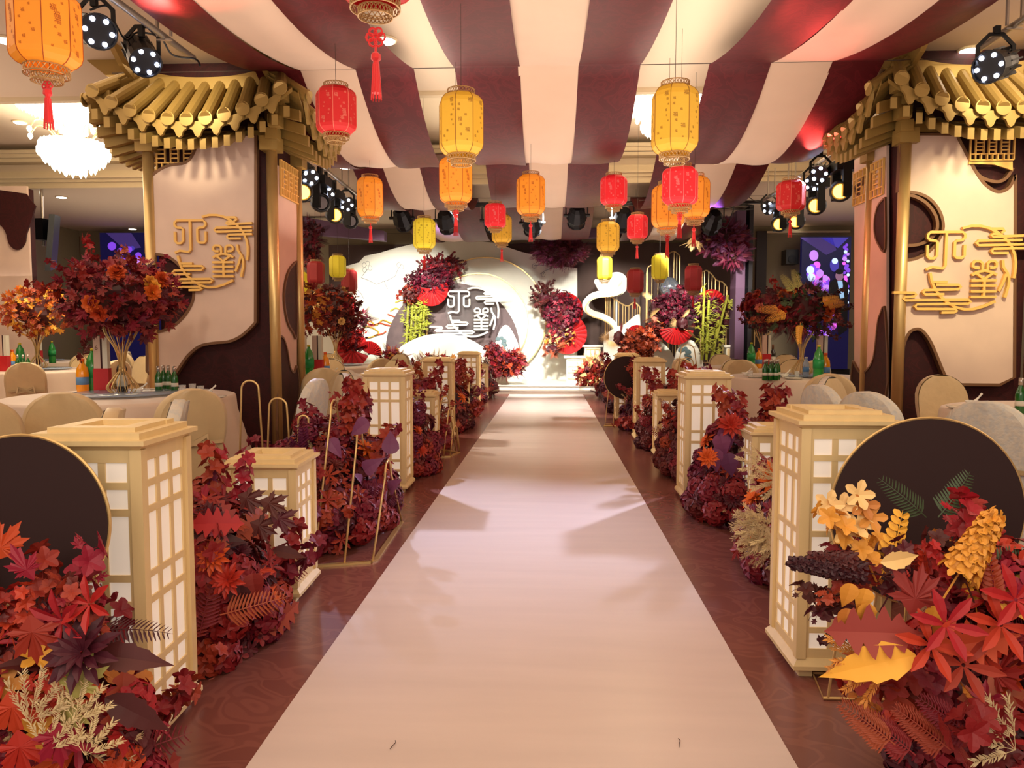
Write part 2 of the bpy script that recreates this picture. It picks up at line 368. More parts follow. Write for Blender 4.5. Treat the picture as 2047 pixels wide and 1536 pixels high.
def screen(px0, py0, px1, py1, lab, content):
    Y = 19.0; s = thing('led_screen', lab, 'screen', at((px0+px1)/2, py1, Y+.05))
    a = at(px0, py1, Y); c = at(px1, py0, Y)
    b = MB(); b.box((a.x, Y, a.z), (c.x, Y+.12, c.z)); b.build('housing', M['screen'], s, world=True)
    content(s, Y-.006)
    b = MB(); b.box((a.x-.1, Y+.12, 0), (c.x+.1, Y+.3, a.z)); b.build('screen_base', M['black'], s, world=True)
def em(name, c, k=1.0): return mat(name, c, .4, emit=k, ecol=c)
PK = [em('screen_pink', (226, 96, 226), 1.1), em('screen_violet', (124, 66, 220), 1.0), em('screen_white', (196, 220, 255), 1.2), em('screen_blue', (70, 60, 170), .8), em('screen_lilac', (190, 130, 240), 1.0)]
E_SUIT = em('screen_suit', (8, 8, 22), .2); E_SKIN = em('screen_face', (150, 110, 140), .6); E_SH = em('screen_shirt', (150, 190, 230), .9); E_BEAM = em('screen_beam', (70, 52, 120), .6)
def pdisc(s, px, py, rp, Y, m, name='screen_image', e=1.0):
    b = MB(); pts = []
    for j in range(18):
        a = 2*PI*j/18; pts.append(at(px+rp*math.cos(a), py+rp*e*math.sin(a), Y))
    b.prism(pts, (0, .002, 0)); b.build(name, m, s, world=True)
def ppoly(s, pts, Y, m, name='screen_image'):
    b = MB(); b.prism([at(x, y, Y) for x, y in pts], (0, .002, 0)); return b.build(name, m, s, world=True)
def right_content(s, Y):
    r_ = random.Random(3)
    ppoly(s, [(1599, 475), (1664, 475), (1672, 500), (1652, 510)], Y, E_BEAM); ppoly(s, [(1640, 475), (1697, 475), (1675, 496)], Y, PK[3])
    pdisc(s, 1627, 511, 9, Y-.003, PK[4], e=1.2); pdisc(s, 1633, 530, 7, Y-.003, PK[0])
    for k in range(42):
        t = k/42; x = 1621+t*42+r_.uniform(-7, 7); y = 545+t*26+r_.uniform(-14, 18)
        if t > .55: x = 1650+r_.uniform(-14, 6); y = r_.uniform(555, 600)
        pdisc(s, x, y, r_.uniform(4, 8), Y-.004-.0004*k, PK[r_.choice([0, 0, 4, 1])])
    pdisc(s, 1620, 540, 8, Y-.03, PK[2]); pdisc(s, 1622, 555, 8, Y-.031, PK[2])
    pdisc(s, 1668, 530, 9, Y-.01, PK[3], e=1.5); pdisc(s, 1669, 522, 6, Y-.012, PK[2])
    for k in range(26): pdisc(s, 1692+r_.uniform(-5, 5), 490+k*4.6, r_.uniform(3, 5), Y-.004-.0003*k, PK[r_.choice([1, 4, 0, 2])])
    for k in range(36):
        a = r_.uniform(-.3, 3.4); x = 1637+34*math.cos(a); y = 628+40*math.sin(a)*.95+r_.uniform(-5, 5)
        pdisc(s, x, y, r_.uniform(4, 8.5), Y-.004-.0003*k, PK[r_.choice([1, 1, 4, 0])])
    ppoly(s, [(1658, 566), (1668, 558), (1686, 558), (1696, 566), (1694, 660), (1676, 672), (1670, 620), (1664, 600), (1640, 594), (1642, 588), (1656, 588)], Y-.034, E_SUIT)
    ppoly(s, [(1674, 562), (1684, 562), (1688, 596), (1680, 598)], Y-.037, E_SH); pdisc(s, 1678, 552, 8, Y-.04, E_SKIN, e=1.25); pdisc(s, 1678, 543.5, 8.5, Y-.043, E_SUIT, e=.6)
screen(1597, 473, 1702, 738, 'tall LED screen showing pink balloons and a groom in a dark suit', right_content)
def left_content(s, Y):
    r_ = random.Random(5)
    ppoly(s, [(212, 466), (262, 466), (282, 495), (250, 500)], Y, E_BEAM)
    for k in range(60):
        x = r_.uniform(215, 283); y = 530+r_.uniform(-38, 128)
        pdisc(s, x, y, r_.uniform(4, 9), Y-.004-.0003*k, PK[r_.choice([1, 1, 4, 3])])
screen(209, 465, 320, 740, 'tall LED screen glowing violet behind the left column', left_content)

# aisle runner, runner seams
run = [(-.072-.825, .3), (-.072+.825, .3), (-.04+.79, 8.5), (-.04+.79, 13), (.0+.77, 16.12), (-.0-.98+.2, 16.12), (-.04-.79, 13), (-.04-.79, 8.5)]
b = MB(); nY = 260; V = []; F = []
r2 = random.Random(11)
wr = [(r2.uniform(5, 16), r2.uniform(-.7, .7), r2.uniform(.15, .6), r2.uniform(.001, .0035)) for _ in range(170)]
nX = 16
for i in range(nY+1):
    y = .3+15.8*i/nY; f = min(1, max(0, (y-2.5)/12)); hw = .825-.035*f; cx = -.072+.05*f
    for j in range(nX+1):
        u = -1+2*j/nX; z = .006
        for (wy, wx, wl, wa) in wr:
            dy = y-wy
            if abs(dy) < .16: z += wa*math.exp(-(dy/.04)**2)*math.exp(-((u-wx)/wl)**2)
        V.append((cx+u*hw, y, z))
F = [(i*(nX+1)+j, i*(nX+1)+j+1, (i+1)*(nX+1)+j+1, (i+1)*(nX+1)+j) for i in range(nY) for j in range(nX)]
b.add(V, F); tag(b.build('aisle_runner', M['runner'], smooth=True), 'long champagne satin runner down the middle of the aisle', 'carpet')
b = MB(); 
for (px, py) in ((785, 1491), (1358, 1487)):
    q = atz(px, py, .012); b.tube([q+Vector((-.004, -.02, 0)), q, q+Vector((.006, .018, 0)), q+Vector((.002, .03, 0))], .0012, 4)
tag(b.build('thread_scrap', M['cord']), 'two tiny dark thread scraps lying on the near end of the runner', 'thread', kind='stuff')

# stage with two low steps
st = thing('stage', 'low stage platform with a white top at the end of the aisle', 'stage', (0, 16.2, 0))
b = MB(); b.box((-7.6, 16.2, 0), (5.2, 16.6, .075)); b.build('lower_step', mat('taupe_step', (150, 132, 116), .35), st, world=True)
b = MB(); b.box((-7.6, 16.5, .0), (5.2, 19.45, .15)); b.build('platform', mat('glossy_white_stage', (240, 236, 224), .25), st, world=True)
b = MB(); b.box((-7.6, 16.19, .062), (5.2, 16.2, .075)); b.box((-7.6, 16.49, .137), (5.2, 16.5, .15)); b.build('step_edge', M['chrome'], st, world=True)

# ---------------------------------------------------------------- draped ceiling
WY = [3.3, 7.4, 10.8, 14.2, 18.2]; WZ = [3.86, 3.86, 3.85, 3.83, 3.72]; SAG = [.22, .46, .42, .42]
def drape(name, mt, X0, X1, lab, ph, dz=0, secs=(0, 1, 2, 3), xs=(0, 0, 0, 0, 0)):
    b = MB(); nx = 10; V = []; rows = 0
    for k in secs:
        n = 26
        for i in range(n+1):
            if k != secs[0] and i == 0: continue
            t = i/n; y = WY[k]+(WY[k+1]-WY[k])*t; base = WZ[k]+(WZ[k+1]-WZ[k])*t
            sg = SAG[k]+dz; xo = xs[k]+(xs[k+1]-xs[k])*t
            for j in range(nx+1):
                u = j/nx; x = X0+(X1-X0)*u+xo
                pinch = 1
                z = base-sg*4*t*(1-t)
                z += math.sin(t*PI)*(.008*math.sin(4*x+ph+2*t)+.006*math.sin(13*x+2*ph+5*t))+.012*math.sin(PI*u*2+ph)*math.sin(t*PI)
                V.append((x, y, z+.004*(ph % 2)))
            rows += 1
    b.add(V, [(i*(nx+1)+j, i*(nx+1)+j+1, (i+1)*(nx+1)+j+1, (i+1)*(nx+1)+j) for i in range(rows-1) for j in range(nx)])
    o = tag(b.build(name, M[mt], smooth=True), lab, 'drape', 'striped cloths draped under the ceiling')
    return o
LXs = [(-2.86, -2.41, 'burgundy', 'burgundy cloth on the left edge of the draped ceiling, above the lamp pipe'), (-2.42, -1.86, 'cream', 'cream cloth between the two left burgundy cloths'),
       (-1.87, -1.3, 'burgundy', 'burgundy cloth beside the open ceiling gap on the left'),
       (-.9, -.27, 'burgundy', 'burgundy cloth just left of the middle cream cloth'), (-.29, .31, 'cream', 'cream cloth down the middle of the ceiling'), (.29, .88, 'burgundy', 'burgundy cloth just right of the middle cream cloth'),
       (1.53, 2.11, 'burgundy', 'burgundy cloth beside the open ceiling gap on the right'), (2.1, 2.69, 'cream', 'cream cloth between the two right burgundy cloths'), (2.68, 3.16, 'burgundy', 'burgundy cloth on the right edge of the draped ceiling')]
for i, (a, c, mt, lab) in enumerate(LXs):
    dz = .03 if abs(a+c) > 3 else 0
    drape('ceiling_drape', mt, a, c, lab, i*1.7, dz, xs=(-.1 if a < -1 else 0, 0, 0, 0, .1 if a < -1 else 0))
for k, (y, z) in enumerate(zip(WY, WZ)):
    b = MB(); b.tube([(-4.3, y, z+.01), (0, y, z+.006), (4.3, y, z+.01)], .004, 4)
    tag(b.build('support_wire', M['cord']), ['thin wire carrying the drapes nearest the camera', 'thin wire carrying the drapes above the first lanterns', 'thin wire carrying the drapes above the middle lanterns', 'thin wire carrying the drapes at the black truss', 'thin wire carrying the drapes above the stage'][k], 'wire')

# downlights
DL = [(15, 78, 4.05, 'beside the orange lantern'), (40, 243, 4.72, 'in the coffer below the left chandelier'), (123, 393, 4.05, 'above the hanging television'), (46, 377, 4.05, 'over the dark panel at the left'), (122, 459, 4.05, 'far back left of the television'),
      (265, 457, 4.05, 'far back beside the left column'), (690, 333, 4.05, 'right of the left column roof'), (770, 78, 4.05, 'behind the knotted red tassel'), (1938, 98, 4.05, 'above the right lamp pipe'), (1594, 450, 4.05, 'above the right-hand speaker'), (1275, 205, 4.72, 'in the coffer right of the middle drapes')]
for px, py, z, lab in DL:
    p = atz(px, py, z); t = thing('downlight', 'round white ceiling downlight '+lab, 'downlight', p)
    b = MB(); b.tube([p+Vector((0, 0, -.03)), p], .085, 20); b.build('lens', M['down'], t, world=True)
    b = MB(); b.tube([p+Vector((.1*math.cos(a*PI/10), .1*math.sin(a*PI/10), -.01)) for a in range(20)], .014, 6, closed=True); b.build('bezel', M['mould'], t, world=True)

# chandeliers
def chandelier(cx, cy, zc, zb, R, lab):
    t = thing('chandelier', lab, 'chandelier', (cx, cy, zc))
    h = zc-zb
    b = MB(); b.lathe([(.35*R, 0), (.35*R, -.03), (.12*R, -.06), (.03, -.1), (.03, -h*.5)], 20, (cx, cy, zc)); b.build('ceiling_rose', M['gold'], t, world=True)
    for k, (rr, z0, n) in enumerate([(R*1.55, -.05, 46), (R*1.25, -.12, 40), (R*.8, -.2, 26)]):
        b = MB()
        for j in range(n):
            a = 2*PI*j/n; x = cx+rr*math.cos(a); y = cy+rr*math.sin(a)
            b.lathe([(.012, 0), (.03, -.05), (.03, -.14), (.004, -.2)], 5, (x, y, zc+z0))
        b.lathe([(rr*1.02, .02), (rr*1.02, -.03), (rr*.7, -.03)], 32, (cx, cy, zc+z0), cap=False); b.build('crystal_tier', M['chand'], t, world=True)
    b = MB(); z1 = zc-h*.45
    b.lathe([(R*.34, 0), (R*.4, -h*.1), (R*.45, -h*.2)], 24, (cx, cy, zc-.15), cap=False); b.lathe([(R*.4, 0), (R*.42, -h*.28)], 24, (cx, cy, zc-.25))
    b.build('crystal_column', M['chand'], t, world=True)
    prof = [(R*.95, h*.34), (R, h*.26), (R*.85, h*.17), (R*.6, h*.08), (R*.3, h*.02), (.01, 0)]
    for (r0, z_) in prof[:-1]:
        b = MB(); n = max(8, int(r0*60))
        for j in range(n):
            a = 2*PI*j/n; b.lathe([(.006, .04), (.03, 0), (.03, -.05), (.003, -.1)], 5, (cx+r0*math.cos(a), cy+r0*math.sin(a), zb+z_))
        b.build('crystal_tier', M['chand'], t, world=True)
    b = MB(); b.lathe(prof, 28, (cx, cy, zb+.03)); b.build('crystal_bowl', M['chand'], t, world=True)
    for j in range(8):
        a = 2*PI*j/8+.2; u = Vector((math.cos(a), math.sin(a), 0)); c0 = Vector((cx, cy, zb+h*.4))
        pts = [c0+u*R*.5, c0+u*R*.8+Vector((0, 0, .16)), c0+u*R*1.1+Vector((0, 0, .18)), c0+u*R*1.3+Vector((0, 0, .05))]
        b = MB(); b.tube(smooth_poly(pts, 4), .009, 5); arm = b.build('arm', M['gold'], t, world=True)
        b = MB(); q = pts[-1]; b.lathe([(.004, .04), (.028, .02), (.034, -.01), (.02, -.04), (.003, -.055)], 8, q); b.build('glass_drop', M['chand'], arm, world=True)
    return t
chandelier(-6.75, 10.6, 4.7, 3.62, .44, 'large tiered crystal chandelier glowing white in the left coffer')
chandelier(1.75, 10.9, 4.7, 4.1, .42, 'crystal chandelier in the middle coffer behind the drapes')
area('chandelier_glow', (-6.75, 10.6, 3.55), (-6.75, 10.6, 0), .8, 25, (1, .9, .72))
area('coffer_glow', (-6.9, 11.2, 4.25), (-6.9, 11.2, 5), 3.0, 60, (1, .9, .7), 3.0)
area('coffer_glow', (3.0, 11.2, 4.2), (3.0, 11.2, 5), 4.0, 50, (1, .88, .68), 3.0)
area('coffer_glow', (-1.0, 11.2, 4.2), (-1.0, 11.2, 5), 2.0, 24, (1, .88, .68), 3.0)
# ---------------------------------------------------------------- emblem (two seal characters, ring and clouds)
EMB = [[(615,390),(615,540),(650,578),(710,578),(750,540),(750,350),(725,330),(650,325),(615,290),(615,245),(650,210),(1090,210),(1125,245),(1125,290),(1090,325),(1020,330),(990,352),(990,540),(1020,572),(1095,572),(1127,540),(1127,390)],
 [(870,210),(870,680),(835,720),(780,712),(690,698),(608,733)],
 [(1340,712),(1280,712),(1250,690),(1250,645),(1280,618),(1345,620),(1378,650),(1380,750)], [(1480,712),(1540,712),(1572,690),(1572,645),(1540,618),(1485,620),(1452,650),(1450,750)],
 [(1240,815),(1300,775),(1410,752),(1520,775),(1580,812)], [(1300,790),(1410,872),(1520,790)], [(1412,860),(1412,1120)],
 [(1230,890),(1580,890)], [(1230,962),(1580,962)], [(1230,1042),(1580,1042)], [(1230,1118),(1580,1118)],
 [(1650,605),(1660,700),(1720,790),(1745,870),(1742,960),(1700,1128)], [(1705,800),(1665,920),(1610,1040)],
 [(1080,160),(1200,128),(1330,130),(1450,162),(1560,222),(1660,295),(1750,400),(1805,530),(1825,640),(1820,780),(1805,860)],
 [(660,780),(680,880),(720,980),(790,1090),(900,1190),(1020,1262),(1150,1295),(1280,1290),(1420,1250),(1570,1182)],
 [(1480,170),(1630,170),(1652,200),(1610,232)], [(1580,242),(1500,240),(1478,262),(1500,282),(2060,262)], [(1900,328),(1310,335),(1278,368),(1310,400),(2060,385)],
 [(2060,440),(1515,448),(1488,480),(1515,510),(1720,510)], [(690,908),(900,910)],
 [(740,948),(1055,950),(1085,978),(1055,1012),(600,1022),(568,1052),(600,1085),(860,1080)],
 [(160,1055),(445,1060),(475,1085),(445,1112),(325,1120),(297,1145),(325,1165),(1195,1158),(1230,1187),(1195,1216),(495,1222),(462,1253),(495,1287),(1015,1290),(1045,1315),(1010,1337),(830,1340)]]
def emblem(name, lab, cx, cz, Y, sc, mt, dep=.03, wd=36, parent=None, xmax=3000):
    "centre at (1080,730) of the drawn units; sc metres per unit; faces -Y"
    t = parent or thing(name, lab, 'emblem', (cx, Y, cz))
    kk = 0
    names = ['character_stroke']*13+['ring_arc']*2+['cloud_line']*7
    for st_, nm in zip(EMB, names):
        P = [Vector((cx+(min(x, xmax)-1080)*sc, Y, cz-(y-730)*sc)) for x, y in st_]; kk += 1
        b = MB(); b.ribbon(P, wd*sc, (0, -1, 0), dep+.0006*kk)
        b.build(nm, M[mt], t, world=True)
    return t

# ---------------------------------------------------------------- the two decorated columns
def roof_side(par, p0, p1, out, nt, ze=3.32, lift=.34, dep=.42, parts=True):
    "one tiled eave: p0->p1 along the column face, out = outward"
    p0, p1, out = Vector(p0), Vector(p1), Vector(out); al = p1-p0; Ln = al.length; al.normalize(); ex = .36
    zf = lambda u: lift*abs(2*u-1)**2.2
    def eave(u, d=0, dz=0):
        q = p0-al*ex+al*(Ln+2*ex)*u; c = (1-abs(2*u-1)**2)*.0
        return q+out*(dep-c+d)+Vector((0, 0, ze+zf(u)+dz))
    def top(u, d=0, dz=0):
        q = p0-al*ex*.55+al*(Ln+1.1*ex)*u
        return q+out*(.02+d)+Vector((0, 0, ze+.44+zf(u)*.42+dz))
    b = MB(); n = 24
    b.add([eave(i/n, -.02, -.02) for i in range(n+1)]+[top(i/n, 0, -.02) for i in range(n+1)]+[eave(i/n, -.02, -.06) for i in range(n+1)]+[top(i/n, 0, -.06) for i in range(n+1)],
          [(i, i+1, n+2+i, n+1+i) for i in range(n)]+[(2*n+2+i, 3*n+3+i, 3*n+4+i, 2*n+3+i) for i in range(n)]+[(i, 2*n+2+i, 2*n+3+i, i+1) for i in range(n)])
    b.build('roof_board', M['goldpaint'], par, world=True)
    for i in range(nt):
        u = (i+.5)/nt; a = eave(u, .05, .02); c = top(u, 0, .03)
        b = MB(); b.tube([a, a+(c-a)*.25, a+(c-a)*.5, a+(c-a)*.75, c], .058, 12); tl = b.build('roof_tile', M['goldpaint'], par, smooth=False, world=True)
        b = MB(); b.tube([a+out*.012, a-out*.0], .068, 16); b.build('tile_end_disc', M['goldpaint'], tl, world=True)
        if i < nt-1:
            u0, u1 = u, (i+1.5)/nt; q = [eave(u0, .03, -.03), eave(u1, .03, -.03)]; pts = []
            mid = (q[0]+q[1])/2
            for (f, dz) in ((0, .03), (.1, -.035), (.25, -.05), (.36, -.1), (.5, -.12), (.64, -.1), (.75, -.05), (.9, -.035), (1, .03)):
                pts.append(q[0].lerp(q[1], f)+Vector((0, 0, dz)))
            b = MB(); b.prism(pts, -out*.03); b.build('drip_tile', M['goldpaint'], par, world=True)
    nr = int(nt*1.6)
    for i in range(nr):
        u = (i+.5)/nr; a = eave(u, -.02, -.25); c = p0+al*Ln*min(.98, max(.02, (u-.5)*1.15+.5)); c = Vector((c.x, c.y, a.z+.16))
        dd = (c-a).normalized(); b = MB(); sd = al*.03; up = Vector((0, 0, .1))
        b.add([a-sd, a+sd, a+sd+up, a-sd+up, c-sd, c+sd, c+sd+up, c-sd+up], [(0,3,2,1),(4,5,6,7),(0,1,5,4),(1,2,6,5),(2,3,7,6),(3,0,4,7)])
        b.build('rafter', M['goldpaint'], par, world=True)
    # upswept ridge board
    lo = []; hi = []
    for i in range(n+1):
        u = i/n; q = top(u, 0, 0); q = q+al*(2*u-1)*.16; k = abs(2*u-1)
        lo.append(q+Vector((0, 0, -.02))); hi.append(q+Vector((0, 0, .1+.16*k**3)))
    tipa = [hi[0]-al*.16+Vector((0, 0, .1)), lo[0]-al*.2+Vector((0, 0, .16))]
    tipb = [lo[-1]+al*.2+Vector((0, 0, .16)), hi[-1]+al*.16+Vector((0, 0, .1))]
    b = MB(); b.prism(lo+tipb+hi[::-1]+tipa, out*.05); b.build('ridge_board', M['goldpaint'], par, world=True)

def lattice(par, f, u0, u1, v0, v1):
    "fretwork of thin gold bars; f maps (u,v) to a point, bars face outward"
    b = MB(); o3 = f(0, 0, 1)-f(0, 0, 0)
    W_, H_ = u1-u0, v1-v0; bars = []
    for t in (0, .22, .78, 1): bars.append(((0, t), (1, t)))
    for t in (0, .12, .88, 1): bars.append(((t, 0), (t, 1)))
    for t in (.3, .42, .58, .7): bars.append(((t, .22), (t, .78)))
    for (x0, x1) in ((.12, .3), (.42, .58), (.7, .88)):
        bars += [((x0, .5), (x1, .5)), ((x0, .36), (x1, .36)), ((x0, .64), (x1, .64))]
    for t in (.24, .38, .5, .62, .76): bars += [((t, 0), (t, .22)), ((t, .78), (t, 1))]
    for i, (a, c) in enumerate(bars):
        b.ribbon([f(u0+a[0]*W_, v0+a[1]*H_, 0), f(u0+c[0]*W_, v0+c[1]*H_, 0)], .012, o3, .02+.0004*i)
    return b.build('fretwork', M['goldface'], par, world=True)

def column(x0, x1, y0, y1, side, label):
    cx = (x0+x1)/2; t = thing('decorated_column', label, 'column', (cx, (y0+y1)/2, 0))
    b = MB(); b.box((x0+.04, y0+.08, 0), (x1-.04, y1-.04, ZC)); b.build('column_core', M['core'], t, world=True)
    xs = x1 if side > 0 else x0        # the face towards the aisle
    for (x, y) in ((x0, y0), (x1, y0), (x0, y1), (x1, y1)):
        b = MB(); b.tube([(x, y, 0), (x, y, 3.22)], .055, 20); po = b.build('pole', M['gold'], t, smooth=True, world=True)
        b = MB(); b.box((x-.09, y-.09, 3.14), (x+.09, y+.09, 3.28)); b.build('pole_capital', M['goldpaint'], po, world=True)
        sx = 1 if x == x1 else -1; sy = -1 if y == y0 else 1
        for k in range(4):
            b = MB(); d_ = .06+.085*k; b.box((x+sx*d_*.7-.06, y+sy*d_-.06, 3.24+.1*k), (x+sx*d_*.7+.06, y+sy*d_+.06, 3.35+.1*k)); b.build('corner_block', M['goldpaint'], t, world=True)
    b = MB(); b.box((x0+.02, y0+.02, 3.26), (x1-.02, y1-.02, 3.36)); b.build('eave_beam', M['goldpaint'], t, world=True)
    roof_side(t, (x0, y0, 0), (x1, y0, 0), (0, -1, 0), 11)
    roof_side(t, (x1, y1, 0), (x1, y0, 0), (1, 0, 0), 8)
    roof_side(t, (x0, y0, 0), (x0, y1, 0), (-1, 0, 0), 8)
    return t
def cut_panel(par, P, n, dep, name='print_panel', edge=.028, closed=True, mt='panel'):
    b = MB(); nv = Vector(n); b.prism([p+nv*.01 for p in P] if nv.y <= 0 and nv.x <= 0 else [p+nv*.01 for p in P], nv*dep)
    o = b.build(name, M[mt], par, world=True)
    b = MB(); b.ribbon([p+nv*.0 for p in P], edge, n, dep+.016, closed=closed); b.build('panel_rim', M['edge'], o, world=True)
    return o
def poly_front(pts, Y, sm=()):
    return [at(x, y, Y) for x, y in pts]
# left column
LX0, LX1, CY0, CY1 = -4.07, -2.79, 7.6, 8.36
RX0, RX1 = 3.47, 4.74
cl = column(LX0, LX1, CY0, CY1, 1, 'square column left of the aisle with gold poles, tiled eave and cream cut-out panel')
fy = CY0+.05
P = [(403,274)]+[(x,y) for x,y in ((393,308),(376,328),(342,334),(315,349),(298,369))]
left_top = [tuple(v)[:2] for v in smooth_poly([(x, y, 0) for x, y in P], 4)]
notch = [tuple(v)[:2] for v in smooth_poly([(x, y, 0) for x, y in [(298,508),(330,511),(352,521),(374,543),(389,570),(393,592),(386,614),(369,638),(342,658),(300,668)]], 4)]
bot = [tuple(v)[:2] for v in smooth_poly([(x, y, 0) for x, y in [(300,742),(325,764),(346,760),(364,735),(382,710),(405,692),(432,686),(462,683),(485,673),(503,658),(515,645)]], 4)]
pts = left_top+notch+bot+[(516,274)]
o = cut_panel(cl, poly_front(pts[::-1], fy), (0, -1, 0), .05)
f = lambda u, v, w_: Vector((u, fy-.012-.02*w_, v))
a = at(305, 341, fy); c = at(398, 287, fy); lattice(cl, f, a.x, c.x, a.z, c.z+.05)
b = MB(); b.prism([at(x, y, fy-.012) for x, y in [(303,372),(303,343),(398,341),(372,346),(350,350),(330,358)]], (0, -.02, 0)); b.build('fret_bracket', M['goldface'], cl, world=True)
emblem('seal_emblem', 'gold seal emblem with two characters and cloud lines on the left column', at(409.5, 505.7, fy-.06).x, at(409.5, 505.7, fy-.06).z, fy-.072, 1/7.39*.905*fy/1500, 'goldface', .028, xmax=1905)
def side_pieces(par, X, sgn, big, hill, top_drop, lat, base):
    def q(px, py): return atx(px, py, X)
    nv = Vector((sgn, 0, 0)); P = [q(*p) for p in base]
    b = MB(); b.prism(P if sgn > 0 else P, nv*.03); b.build('side_panel', M['panel'], par, world=True)
    for nm, pl in (('dark_cutout', big), ('dark_cutout', hill), ('dark_cutout', top_drop)):
        if pl:
            Q = [p+nv*.032 for p in smooth_poly([q(*p) for p in pl]+[q(*pl[0])], 4)[:-1]]
            b = MB(); b.prism(Q, nv*.012); oo = b.build(nm, M['core'], par, world=True)
            b = MB(); b.ribbon(Q, .022, nv, .02, closed=True); b.build('panel_rim', M['edge'], oo, world=True)
    a, c = q(*lat[0]), q(*lat[1])
    z0, z1 = min(a.z, c.z), max(a.z, c.z)
    f = lambda u, v, w_: Vector((X+sgn*(.035+.02*w_), u, v))
    lattice(par, f, min(a.y, c.y), max(a.y, c.y), 2.74, 3.1)
side_pieces(cl, LX1-.02, 1, [(585,522),(568,545),(560,590),(566,640),(578,664),(586,667)], [(549,672),(558,676),(566,700),(572,735),(580,745),(586,735),(588,800),(549,900)], None, [(552,350),(588,330)], [(549,330),(588,355),(588,800),(549,880)])
# right column
cr = column(RX0, RX1, CY0, CY1, -1, 'square column right of the aisle with gold poles, tiled eave and cream cut-out panel')
tp = [tuple(v)[:2] for v in smooth_poly([(x, y, 0) for x, y in [(1905,272),(1929,318),(1946,350),(1964,373),(1988,386),(2010,377),(2022,352)]], 4)]
bt = [tuple(v)[:2] for v in smooth_poly([(x, y, 0) for x, y in [(1891,768),(1877,738),(1865,708),(1852,680),(1838,662),(1826,658),(1812,665),(1801,690),(1794,735)]], 4)]
nc = [tuple(v)[:2] for v in smooth_poly([(x, y, 0) for x, y in [(1792,522),(1822,519),(1850,505),(1870,482),(1879,455),(1872,425),(1852,400),(1825,388),(1793,386)]], 4)]
pts = [(1797, 272)]+tp+[(2020, 754), (1991, 769)]+bt+nc
cut_panel(cr, poly_front(pts, fy), (0, -1, 0), .05)
b = MB(); Q = [at(x, y, fy-.0) for x, y in [tuple(v)[:2] for v in smooth_poly([(x, y, 0) for x, y in [(1940,340),(1955,357),(1985,366),(2005,358),(2018,338)]], 4)]]
b.ribbon(Q, .03, (0, -1, 0), .06); b.build('panel_rim', M['edge'], cr, world=True)
a = at(1930, 324, fy); c = at(2018, 280, fy); f = lambda u, v, w_: Vector((u, fy-.066-.02*w_, v)); lattice(cr, f, a.x, c.x, a.z, c.z+.05)
b = MB(); b.prism([at(x, y, fy-.066) for x, y in [(1935,324),(2022,324),(2022,342),(2005,336),(1985,330),(1960,329),(1935,329)]], (0, -.02, 0)); b.build('fret_bracket', M['goldface'], cr, world=True)
b = MB(); C0 = at(1822, 457, fy-.02); ring_ = [C0+Vector((.235*math.cos(2*PI*j/40), 0, .235*math.sin(2*PI*j/40))) for j in range(40)]
ring_ = [p for p in ring_ if p.x > RX0+.07]
b = MB(); Q = [at(x, y, fy) for x, y in [tuple(v)[:2] for v in smooth_poly([(x, y, 0) for x, y in [(1795,391),(1820,394),(1846,408),(1864,432),(1868,455),(1860,473),(1843,486),(1820,492),(1795,491)]], 4)]]
b.ribbon(Q, .03, (0, -1, 0), .06); b.build('panel_rim', M['edge'], cr, world=True)
emblem('seal_emblem', 'gold seal emblem with two characters and cloud lines on the right column', at(1916, 539, fy-.06).x, at(1916, 539, fy-.06).z, fy-.072, 1/7.39*fy/1500, 'goldface', .028)
side_pieces(cr, RX0+.02, -1, [(1778,395),(1764,412),(1757,440),(1758,470),(1766,490),(1778,497)], [(1713,722),(1727,745),(1740,742),(1755,715),(1763,650),(1768,630),(1778,625),(1778,800),(1713,790)], [(1716,375),(1724,368),(1735,352),(1728,385),(1722,392)], [(1716,350),(1776,322)], [(1713,320),(1778,290),(1778,800),(1713,770)])

# third column panel at the far left edge (dark blob on white)
t = thing('decorated_panel', 'white and dark swoop cut-out panel at the left edge, beside the hanging television', 'panel', (at(-120, 500, 12.6).x, 12.6, 0))
a = at(-260, 400, 12.6).x; c = at(54, 400, 12.6).x
b = MB(); b.box((a, 12.65, 0), (c-.02, 12.8, at(30, 376, 12.6).z)) ; b.build('column_core', M['core'], t, world=True)
b = MB(); b.box((a, 12.6, 0), (c, 12.65, at(30, 372, 12.6).z)); b.build('print_panel', M['panel'], t, world=True)
Q = [at(x, y, 12.59) for x, y in [tuple(v)[:2] for v in smooth_poly([(x, y, 0) for x, y in [(-200,372),(54,388),(54,470),(48,492),(34,500),(20,488),(12,462),(-8,445),(-60,438),(-200,430)]], 3)]]
b = MB(); b.prism(Q, (0, -.03, 0)); b.build('dark_cutout', M['core'], t, world=True)

